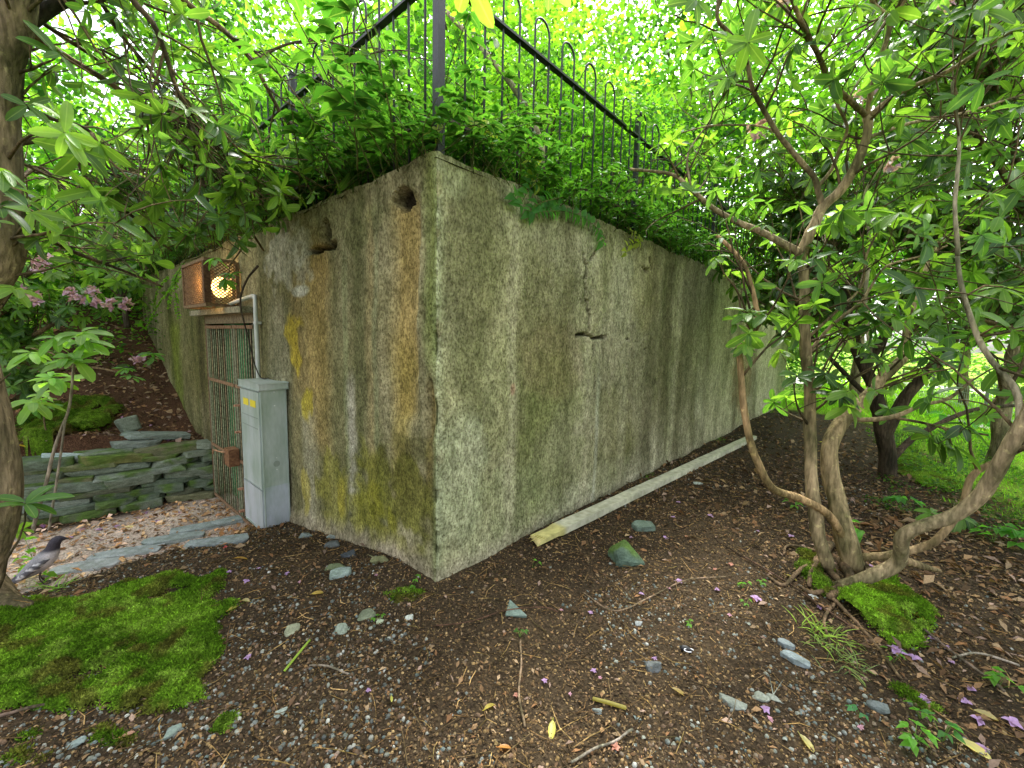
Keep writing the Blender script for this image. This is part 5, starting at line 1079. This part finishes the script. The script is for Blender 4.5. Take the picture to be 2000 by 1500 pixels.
# ground cover: roof undergrowth, hillside
def cover(name, u0, u1, w0, w1, n_, hgt, ll, pal, zf, seed, tm=SMALLL, wk=.6):
    r = np.random.default_rng(seed); U = r.uniform(u0, u1, n_); Wv = r.uniform(w0, w1, n_); P = K[None]+U[:, None]*dL+Wv[:, None]*dR; zb = zf(P[:, 0], P[:, 1])
    hh = hgt*(.25+1.2*fbm(P[:, 0]*1.2, P[:, 1]*1.2, o=3, s=seed)); P[:, 2] = zb+hh*r.uniform(.05, 1, n_)**.7; L_n = r.uniform(*ll, n_)
    mb = MB(); place(mb, tm, P, nrm(rdir(n_, r)*[1, 1, .4]), nrm(UP+rdir(n_, r)*.6), L_n, L_n*wk, pal[r.integers(0, len(pal), n_)]*r.uniform(.7, 1.3, (n_, 1))); return tag(mb.build(name, M_bleaf), kind='stuff')
cover('roof_undergrowth', .35, 9, .35, 10.4, 34000, .75, (.05, .10), LG*.75, lambda X, Y: ZT+0*X, 71)
def hz_(X, Y): return height(X, Y, False)
cover('hillside_undergrowth', 7.2, 16, -9, 6, 32000, .9, (.06, .12), LG*.9, hz_, 72)
cover('far_undergrowth', -14, 9, 17, 21, 16000, 2.4, (.10, .2), LG*.8, hz_, 73)
cover('side_undergrowth', -.2, 6, 11.3, 13.5, 6000, 1.4, (.06, .12), LG, hz_, 76)
def cover_px(name, poly, n_, ll, pal, hgt, seed, tm=SMALLL, wk=.7, m=None):
    r = np.random.default_rng(seed); P3 = [ground(*p)[:2] for p in poly]; A_ = np.array(P3); X = r.uniform(A_[:, 0].min(), A_[:, 0].max(), n_); Y = r.uniform(A_[:, 1].min(), A_[:, 1].max(), n_)
    k_ = inpoly([tuple(p) for p in P3], X+(fbm(X*3, Y*3, s=seed)-.5)*.8, Y+(fbm(X*3, Y*3, s=seed+1)-.5)*.8) & (fbm(X*4, Y*4, s=seed+2) > .42); X, Y = X[k_], Y[k_]; n_ = len(X); L_n = r.uniform(*ll, n_)
    mb = MB(); place(mb, tm, np.stack([X, Y, height(X, Y)+hgt*r.uniform(.1, 1, n_)], 1), nrm(rdir(n_, r)*[1, 1, .3]), nrm(UP+rdir(n_, r)*.5), L_n, L_n*wk, pal[r.integers(0, len(pal), n_)]*r.uniform(.7, 1.3, (n_, 1))); return tag(mb.build(name, m or M_bleaf), kind='stuff')
cover_px('creeping_weeds', [(1700, 850), (1800, 830), (1990, 900), (2060, 1000), (1900, 990), (1780, 940)], 16000, (.02, .05), LG*.8, .10, 81)
cover_px('creeping_weeds', [(1700, 920), (1800, 960), (2050, 1010), (2050, 1060), (1850, 1030), (1720, 1000)], 2600, (.02, .04), LG*.6, .05, 82)
# lawn grass
r = np.random.default_rng(90); X = r.uniform(2.5, 17, 260000); Y = r.uniform(3, 22, 260000); k_ = (lawnmask(X, Y) > r.uniform(.1, .9, len(X))) & (r.uniform(0, 1, len(X)) < (4.5/np.hypot(X, Y))**1.3) & okground(X, Y); X, Y = X[k_], Y[k_]; n_ = len(X)
mb = MB(); L_n = r.uniform(.03, .09, n_)*np.clip(np.hypot(X, Y)/7, .8, 2); place(mb, SMALLL, np.stack([X, Y, height(X, Y)], 1), nrm(UP+rdir(n_, r)*.5), rdir(n_, r), L_n, L_n*.12*np.clip(np.hypot(X, Y)/7, 1, 2.5), np.array([(.19, .38, .035)])*r.uniform(.7, 1.4, (n_, 1)))
tag(mb.build('lawn_grass', M_blade), kind='stuff')

# light wire fence beyond the lawn edge on the right
f0, f1 = ground(1760, 765), ground(2150, 905); ax_ = f1-f0; ax_[2] = 0; L_f = np.linalg.norm(ax_); ax_ /= L_f; hgtf = lambda q: UP*float(height(q[0], q[1]))
wf = empty('wire_fence', f0, 'thin grey wire mesh fence between the lawn and the pale drive', 'fence'); n_ = int(L_f/.14)
mb = MB()
for k in range(n_+1): q = f0+ax_*L_f*k/n_; q[2] = 0; q = q+hgtf(q); mb.box(q+UP*.4, (.006, .006, .8), ax_, np.cross(UP, ax_), UP, (.3, .32, .33))
for k in range(6):
    q0 = f0.copy(); q0[2] = 0; q0 = q0+hgtf(q0); q1 = f1.copy(); q1[2] = 0; q1 = q1+hgtf(q1); tube(mb, [q0+UP*(.05+.15*k), q1+UP*(.05+.15*k)], [.004]*2, 4, .5, (.3, .32, .33), 0)
mb.build('wire_mesh', M_galv, wf, smooth=False)
for k in range(4): q = f0+ax_*L_f*k/3; q[2] = 0; q = q+hgtf(q); m2 = MB(); m2.box(q+UP*.43, (.05, .05, .9), ax_, np.cross(UP, ax_), UP, (.2, .2, .18)); m2.build('post', M_galv, wf, smooth=False)
# ------------------------------------------------------------------ small things on the ground
r = np.random.default_rng(200)
def blossom(px, py, s, col, label, lift=.01, n_=5):
    p = ground(px, py)+UP*lift; mb = MB(); a0 = r.uniform(0, 6.28); s = s*np.linalg.norm(p-CAM)
    for k in range(n_):
        a_ = a0+k*2*math.pi/n_+r.uniform(-.3, .3); x = np.array([math.cos(a_), math.sin(a_), r.uniform(.05, .6)])
        place(mb, OVATE, [p], [x], [UP*1.0+rdir(1, r)[0]*.5], [s*r.uniform(.7, 1.1)], [s*.8], np.array(col)*r.uniform(.85, 1.15))
    return tag(mb.build('fallen_blossom', M_petal, None, loc=p), label, 'blossom', 'blossoms fallen on the ground')
LI = (.50, .33, .58); PK = (.58, .33, .42); SA = (.55, .27, .20)
for (px, py, s, c_, lab) in [
    (1478, 1172, .014, LI, 'large lilac blossom on bare soil left of the root with moss'), (1590, 1170, .011, (.72, .74, .74), 'white blossom beside the mossy stem base'), (1600, 1190, .008, LI, 'lilac petals just under the white blossom'),
    (1750, 1275, .017, LI, 'biggest lilac flower cluster below the root moss'), (1785, 1288, .012, LI, 'lilac blossom touching the right side of the biggest cluster'),
    (1325, 1138, .011, LI, 'pale lilac blossom at the end of the curved twig'), (1400, 1155, .008, LI, 'small lilac blossom between the curved twig and a large lilac blossom'), (1252, 1163, .008, LI, 'bright purple blossom right of the triangular slate'),
    (1153, 1200, .009, LI, 'purple blossom closest to the triangular slate'), (1096, 1195, .006, PK, 'tiny pink blossom above the tip of the triangular slate'), (1306, 1152, .006, PK, 'pink petal left of the pale lilac blossom'),
    (1064, 1335, .009, LI, 'squarish lilac petal right of the upright stick'), (1008, 1362, .008, SA, 'faded salmon blossom caught on the upright stick'), (720, 1353, .008, LI, 'lilac blossom alone in the lower left foreground'),
    (485, 1287, .009, LI, 'lilac blossom between the moss and the green stalk'), (482, 1138, .008, LI, 'lilac blossom near the right end of the moss'), (560, 1124, .008, LI, 'lilac blossom on the soil before the cabinet'), (585, 1140, .006, PK, 'pink petal beside the blossom before the cabinet'),
    (505, 1113, .006, LI, 'small lilac blossom above the moss end'), (448, 1120, .007, LI, 'lilac petals lying by a curved yellow stalk'), (392, 1136, .006, PK, 'reddish petal on the upper rim of the moss'), (735, 1127, .006, PK, 'pink petal at the foot of the door wall'),
    (1160, 1315, .009, LI, 'ragged lilac blossom in the centre right foreground'), (1172, 1328, .006, PK, 'small petal under the ragged lilac blossom'), (1278, 1290, .007, LI, 'lilac petal resting on the dark rounded stone'), (1113, 1360, .006, PK, 'faint pink petal right of the squarish lilac petal'),
    (1203, 1465, .013, SA, 'brownish pink blossom at the bottom edge of the picture'), (1495, 1390, .011, LI, 'pale lilac blossom in the lower right foreground'), (1505, 1410, .008, PK, 'pinkish petals below the pale lilac blossom'), (1680, 1425, .008, PK, 'pink funnel shaped blossom near the weeds at lower right'),
    (1808, 1372, .013, LI, 'lilac blossom right of the small grass tuft'), (1895, 1350, .010, LI, 'lilac blossom above the lower right group'), (1885, 1375, .011, LI, 'lilac blossom in the middle of the lower right group'), (1910, 1410, .014, LI, 'wide lilac blossom lying on a yellow leaf at lower right'),
    (1975, 1415, .015, LI, 'lilac blossom at the right picture edge'), (1915, 1465, .012, LI, 'lilac petal over the long yellow leaf in the corner'), (1850, 1270, .008, LI, 'lilac blossom in the brown leaves right of the moss'), (1820, 1250, .006, LI, 'small lilac blossom close to the root moss edge'), (1858, 1297, .006, LI, 'small lilac petal by the bare whitish twig'),
    (1325, 983, .007, LI, 'lilac blossom below the far half of the timber'), (1388, 1010, .008, LI, 'lilac blossom between the timber and the tan stem'), (1315, 1012, .007, LI, 'pale lilac blossom level with the flat green stone'), (1300, 1053, .009, LI, 'lilac blossom right of the flat green stone'), (1232, 1052, .006, LI, 'lilac petal on top of the jagged rock'), (1340, 1050, .005, SA, 'salmon petal right of the flat green stone'),
    (1545, 1050, .008, LI, 'lilac petals left of the stem bases'), (1480, 1040, .006, LI, 'small lilac petal between rock and stems'), (1427, 1105, .008, SA, 'salmon blossom left of the stem roots'), (1395, 1115, .006, SA, 'small salmon petal beside the salmon blossom'), (1425, 1205, .007, PK, 'pink blossom on bare soil below the large lilac blossom'), (1700, 1108, .006, LI, 'violet petal under the leaning stem'), (1540, 1100, .0, LI, ''),
    (195, 1036, .007, LI, 'violet blossom on the path in front of the stone wall'), (228, 1030, .006, LI, 'violet petal next to the blossom on the path'), (135, 1053, .007, LI, 'lilac blossom on the path near the trunk'), (285, 1003, .006, LI, 'lilac blossom close under the stone wall'), (160, 1036, .006, PK, 'pink blossom on the path nearest the stone wall end'), (308, 1020, .005, LI, 'small lilac petal in the leaf litter by the gate'), (440, 1072, .007, (.6, .12, .12), 'red petal on the slate below the cabinet')]:
    if s: blossom(px, py, s*.8, c_, lab)
def dead_leaf(px, py, L_, ang, col, label, wk=.4):
    p = ground(px, py)+UP*.014; mb = MB(); x = np.array([math.cos(ang), math.sin(ang), .05]); L_ = L_*np.linalg.norm(p-CAM)
    place(mb, RHODO, [p-x*L_/2], [x], [UP+rdir(1, r)[0]*.25], [L_], [L_*wk], col); tube(mb, [p-x*L_/2, p-x*L_*.62+UP*.004], [.0015, .001], 5, .02, np.array(col)*.8, 0)
    return tag(mb.build('fallen_leaf', M_leaf, None, loc=p), label, 'leaf', 'single leaves fallen on the ground')
YL = (.55, .48, .16); OR = (.55, .26, .07)
for a_ in [(135, 1227, .036, 2.9, (.66, .62, .30), 'pale yellow leaf lying on the moss mound'), (1078, 1428, .034, -1.75, (.58, .58, .14), 'bright yellow green leaf in the bottom foreground'), (480, 1176, .022, 2.7, (.60, .52, .26), 'cream leaf on the soil right of the moss'),
           (455, 1192, .020, 1.2, (.62, .50, .14), 'small yellow leaf touching the right moss edge'), (620, 1162, .022, .5, (.55, .40, .10), 'narrow yellow brown leaf below the door wall'), (1575, 1455, .028, -1.4, (.50, .46, .17), 'broad yellowish leaf in the lower right foreground'),
           (1900, 1465, .035, -.9, (.62, .58, .20), 'long yellow leaf near the bottom right corner'), (1925, 1400, .026, -.5, (.45, .38, .16), 'tan leaf under the wide lilac blossom'), (985, 1465, .024, .15, OR, 'orange brown leaf at the bottom centre'), (955, 1385, .026, .8, (.50, .42, .10), 'narrow yellow leaf left of the upright stick'),
           (1545, 1130, .020, -1.0, (.55, .45, .10), 'small yellow leaf beside the stem roots'), (1325, 1355, .024, -.6, (.35, .26, .08), 'brown yellow curled leaf above the thick stalk'), (1800, 1210, .030, -1.1, OR, 'orange curled leaf on the right side of the root moss'), (765, 1370, .012, -1.2, (.55, .55, .12), 'tiny yellow green leaf in the left foreground'),
           (345, 1124, .020, .15, OR, 'orange leaf on the upper rim of the moss mound'), (470, 1093, .024, .2, (.50, .30, .06), 'orange yellow leaf between the path and the moss'), (35, 895+0, .020, .4, (.62, .48, .05), 'bright yellow leaf on the bank behind the trunk'), (1610, 865, .018, 0, (.55, .5, .08), 'yellow leaf at the far foot of the long wall'), (250, 1440, .016, .8, (.55, .30, .22), 'pinkish brown leaf in the lower left foreground'),
           (255, 1030, .02, .3, (.7, .66, .5), 'cream leaf on the path in front of the gate')]:
    dead_leaf(*a_)
# seedlings and small weeds
def seedling(px, py, n_, s, col, label, h_=.04, cat='plant', tm=OVATE):
    p = ground(px, py); root = empty('seedling', p, label, cat); mb = MB(); st_ = MB(); q = np.linalg.norm(p-CAM)/2.2; s *= q; h_ *= q
    for k in range(n_):
        a_ = r.uniform(0, 6.28); e = p+np.array([math.cos(a_), math.sin(a_), 0])*h_*r.uniform(.1, .8)+UP*h_*r.uniform(.4, 1.1); tube(st_, [p, (p+e)/2+UP*.004, e], [.0015, .0012, .001], 4, .03, (.16, .26, .06), 0)
        place(mb, tm, [e]*2, [np.array([math.cos(a_+d_), math.sin(a_+d_), -.1]) for d_ in (.5, -.8)], [UP+rdir(1, r)[0]*.4]*2, [s]*2, [s*.65]*2, np.array(col)*r.uniform(.8, 1.2))
    st_.build('stems', M_bark, root); mb.build('leaves', M_bleaf, root)
W1 = (.13, .32, .04)
for a_ in [(1450, 1150, 4, .018, W1, 'tiny seedling pair left of the stem roots'), (1485, 1142, 3, .018, W1, 'tiny seedling nearest the stem roots'), (1455, 1185, 3, .016, W1, 'tiny yellow green seedling beside the large lilac blossom'), (1347, 1228, 3, .018, W1, 'tiny seedling on bare soil in the right foreground'),
           (1797, 1385+20, 5, .022, W1, 'small green weed below the lilac blossoms at lower right'), (1785, 1460, 8, .035, (.15, .36, .05), 'lush lime green weed in the lower right foreground', .06), (1840, 1450, 7, .03, (.09, .26, .06), 'darker green weed right of the lime green weed', .06), (1680, 1415-10, 3, .022, (.08, .26, .1), 'bluish seedling above the pink funnel blossom'),
           (1950, 1345, 8, .028, W1, 'green weed patch at the right picture edge', .05), (1745, 1385-90, 4, .018, W1, 'small weed between the moss and the grass tuft'), (1980, 1060+10, 9, .04, (.10, .28, .04), 'clover like weed below the right hand shoot', .06), (1940, 1060, 7, .035, (.10, .28, .04), 'clover like weed left of the first clover weed', .06),
           (1550, 1000-6, 4, .025, W1, 'little green plant beside the tan stem on the soil'), (1760, 1000, 7, .035, (.08, .24, .05), 'weed on the dark soil behind the stems', .06), (1680, 1055, 5, .05, (.14, .34, .06), 'green leaf pair between the thick stems', .06), (737, 1215, 3, .018, W1, 'tiny seedling left of the white stone'), (810, 1143, 4, .02, W1, 'small seedling under the bunker corner'),
           (1040, 1110, 2, .02, W1, 'bright leaf fragment below the timber end'), (1015, 1245, 4, .02, (.08, .2, .04), 'small sprout at the upper end of the upright stick'), (1890, 870, 9, .05, (.10, .3, .04), 'taller weed at the lawn edge', .1), (380, 1185, 0, .01, W1, '')]:
    if a_[2]: seedling(*a_)
p = ground(1870, 1035); root = empty('rhododendron_shoot', p, 'rhododendron shoot with long green leaves lying low under the right hand stems', 'shoot'); mb = MB()
whorls(mb, [p+UP*.12, p+UP*.10+[-.12, .1, 0], p+UP*.1+[.1, .05, 0]], [np.array([-.2, -.5, .7])]*3, r, RG*1.4, (.13, .18), nn=(6, 9)); mb.build('leaf_whorls', M_leaf, root); mb = MB(); tube(mb, [p-UP*.02, p+UP*.06, p+UP*.12], [.006, .005, .004], 6, .03, (.2, .16, .08)); mb.build('stem', M_bark, root)
# weeds at the trunk foot by the bird
p = ground(65, 1125); root = empty('lime_weed', p, 'lime green weed growing beside the left trunk in front of the bird', 'plant'); mb = MB(); st_ = MB()
for (a, b, dd) in [(50, 1055, 0), (55, 1075, 0), (40, 1090, 0), (75, 1100, 0), (90, 1120, 0), (60, 1120, 0), (85, 1140, 0), (70, 1090, 0), (45, 1110, 0), (95, 1150, .0), (35, 1130, 0)]:
    e = at(a, b, p[1]-.05+r.uniform(-.08, .05)); tube(st_, [p, (p+e)/2+[.02, 0, .03], e], [.003, .002, .0015], 4, .03, (.2, .32, .08), 0)
    for k in range(3): L_ = r.uniform(.05, .09); place(mb, OVATE, [e], [rdir(1, r)[0]*[1, 1, .4]], [UP+rdir(1, r)[0]*.4], [L_], [L_*.6], np.array((.17, .38, .04))*r.uniform(.8, 1.2))
st_.build('stems', M_bark, root); mb.build('leaves', M_bleaf, root)
def blades(name, px, py, n_, rx, L0, col, label, lean=(0, 0, 0)):
    p = ground(px, py); mb = MB(); P = p+r.normal(size=(n_, 3))*[rx, rx, 0]; P[:, 2] = height(P[:, 0], P[:, 1]); D_ = nrm(np.array([0, 0, .7])+np.array(lean)+rdir(n_, r)*.8); D_[:, 2] = abs(D_[:, 2])*.6; L_n = L0*r.uniform(.5, 1.2, n_)
    place(mb, leaf_t((.2, .5, .8), (1, .9, .55), .5, .1), P, D_, nrm(UP+rdir(n_, r)*.4), L_n, .004, np.array(col)*r.uniform(.6, 1.4, (n_, 1))); return tag(mb.build(name, M_blade, None, loc=p), label, 'grass')
blades('grass_tuft', 1605, 1240, 80, .05, .11, (.25, .36, .10), 'tuft of thin yellow green grass left of the root moss', (.3, -.2, 0))
blades('grass_tuft', 1650, 1295, 50, .045, .10, (.20, .28, .12), 'fading grass tuft between the slate shard and the lilac cluster', (.3, -.2, 0))
blades('grass_tuft', 115, 1150, 22, .03, .12, (.22, .40, .10), 'few lime grass blades at the rim of the moss beside the bird')
# ferny fringe at the foot of the long wall
for i, (u_, lab) in enumerate([(right_face(1260, 860)[0], 'small tuft of moss grass at the middle foot of the long wall'), (right_face(1400, 820)[0], 'green tuft at the wall foot beside the timber end'), (right_face(1500, 800)[0], 'green tuft at the wall foot behind the tan stem')]):
    q = proj(uw(-.05, u_, 0))[0]; blades('grass_tuft', q[0], q[1], 60, .08, .06, (.14, .28, .04), lab)
# ------------------------------------------------------------------ bird
p = ground(88, 1140); sB = np.linalg.norm(p-CAM)/4.1; root = empty('bird', p, 'small pale bellied bird with a dark head standing on the path by the left trunk', 'bird')
fwd = nrm(np.array([.62, .55, 0])); sd_ = np.array([-fwd[1], fwd[0], 0])
sp3 = [(-.17, .035, .010), (-.13, .055, .014), (-.085, .085, .028), (-.045, .11, .044), (0, .145, .052), (.03, .18, .046), (.045, .21, .034), (.052, .235, .030), (.064, .255, .029), (.080, .262, .024), (.094, .262, .013), (.104, .26, .008)]
P_ = np.array([p+fwd*a*sB+UP*b*sB for a, b, c_ in sp3]); R_ = np.array([c_ for a, b, c_ in sp3])*sB
mb = MB(); Pc, Rc = catmull(P_, R_, .008); tube(mb, Pc, Rc, 14, .008, (.4, .4, .4), .03, raw=True)
V = mb.V[0]; hgt_ = (V[:, 2]-p[2])/sB; fr = ((V-p)@fwd)/sB; k1 = sstep(.19, .215, hgt_+.0); bel = sstep(-.02, .03, fr-.35*(hgt_-.14)*0-.0)
cb = np.array([.22, .22, .23])*(1-bel[:, None])+np.array([.48, .45, .45])*bel[:, None]; cb = cb*(1-k1[:, None])+np.array([.045, .04, .05])*k1[:, None]; cb[fr < -.11] = (.06, .06, .07); mb.c[0][:, :3] = cb
mb.build('body', M_feather, root)
mb = MB(); tube(mb, [p+fwd*.100*sB+UP*.262*sB, p+fwd*.112*sB+UP*.259*sB, p+fwd*.120*sB+UP*.256*sB], [.008*sB, .006*sB, .0015], 8, .01, (.04, .035, .03), 0); mb.build('beak', M_black, root)
for s_ in (-1, 1):
    mb = MB(); W_ = [p+fwd*.03*sB+UP*.17*sB+sd_*s_*.034*sB, p+fwd*-.03*sB+UP*.13*sB+sd_*s_*.040*sB, p+fwd*-.09*sB+UP*.085*sB+sd_*s_*.034*sB, p+fwd*-.15*sB+UP*.05*sB+sd_*s_*.015*sB]
    tube(mb, W_, np.array([.014, .022, .016, .005])*sB, 10, .012, (.10, .10, .11), .05); v = mb.V[0]; mb.c[0][:, :3] = np.where((fbm(v[:, 0]*60, v[:, 1]*60, v[:, 2]*60) > .58)[:, None], (.5, .5, .5), (.09, .09, .10)); mb.build('wing', M_feather, root)
    mb = MB(); e_ = p+fwd*.082*sB+UP*.268*sB+sd_*s_*.0235*sB; mb.box(e_, (.006*sB, .004, .006*sB), fwd, sd_, UP, (.01, .01, .01)); mb.build('eye', M_black, root)
    mb = MB(); f0 = p+sd_*s_*.02*sB; tube(mb, [f0+UP*.10*sB-fwd*.01, f0+UP*.05*sB-fwd*.018*sB, f0+UP*.004], [.006*sB, .0035*sB, .003*sB], 6, .01, (.05, .045, .04), 0)
    for an in (-.5, 0, .5): dd = fwd*math.cos(an)+sd_*math.sin(an); tube(mb, [f0+UP*.006, f0+dd*.03*sB+UP*.004], [.003*sB, .0015*sB], 5, .01, (.05, .045, .04), 0)
    mb.build('leg', M_black, root)
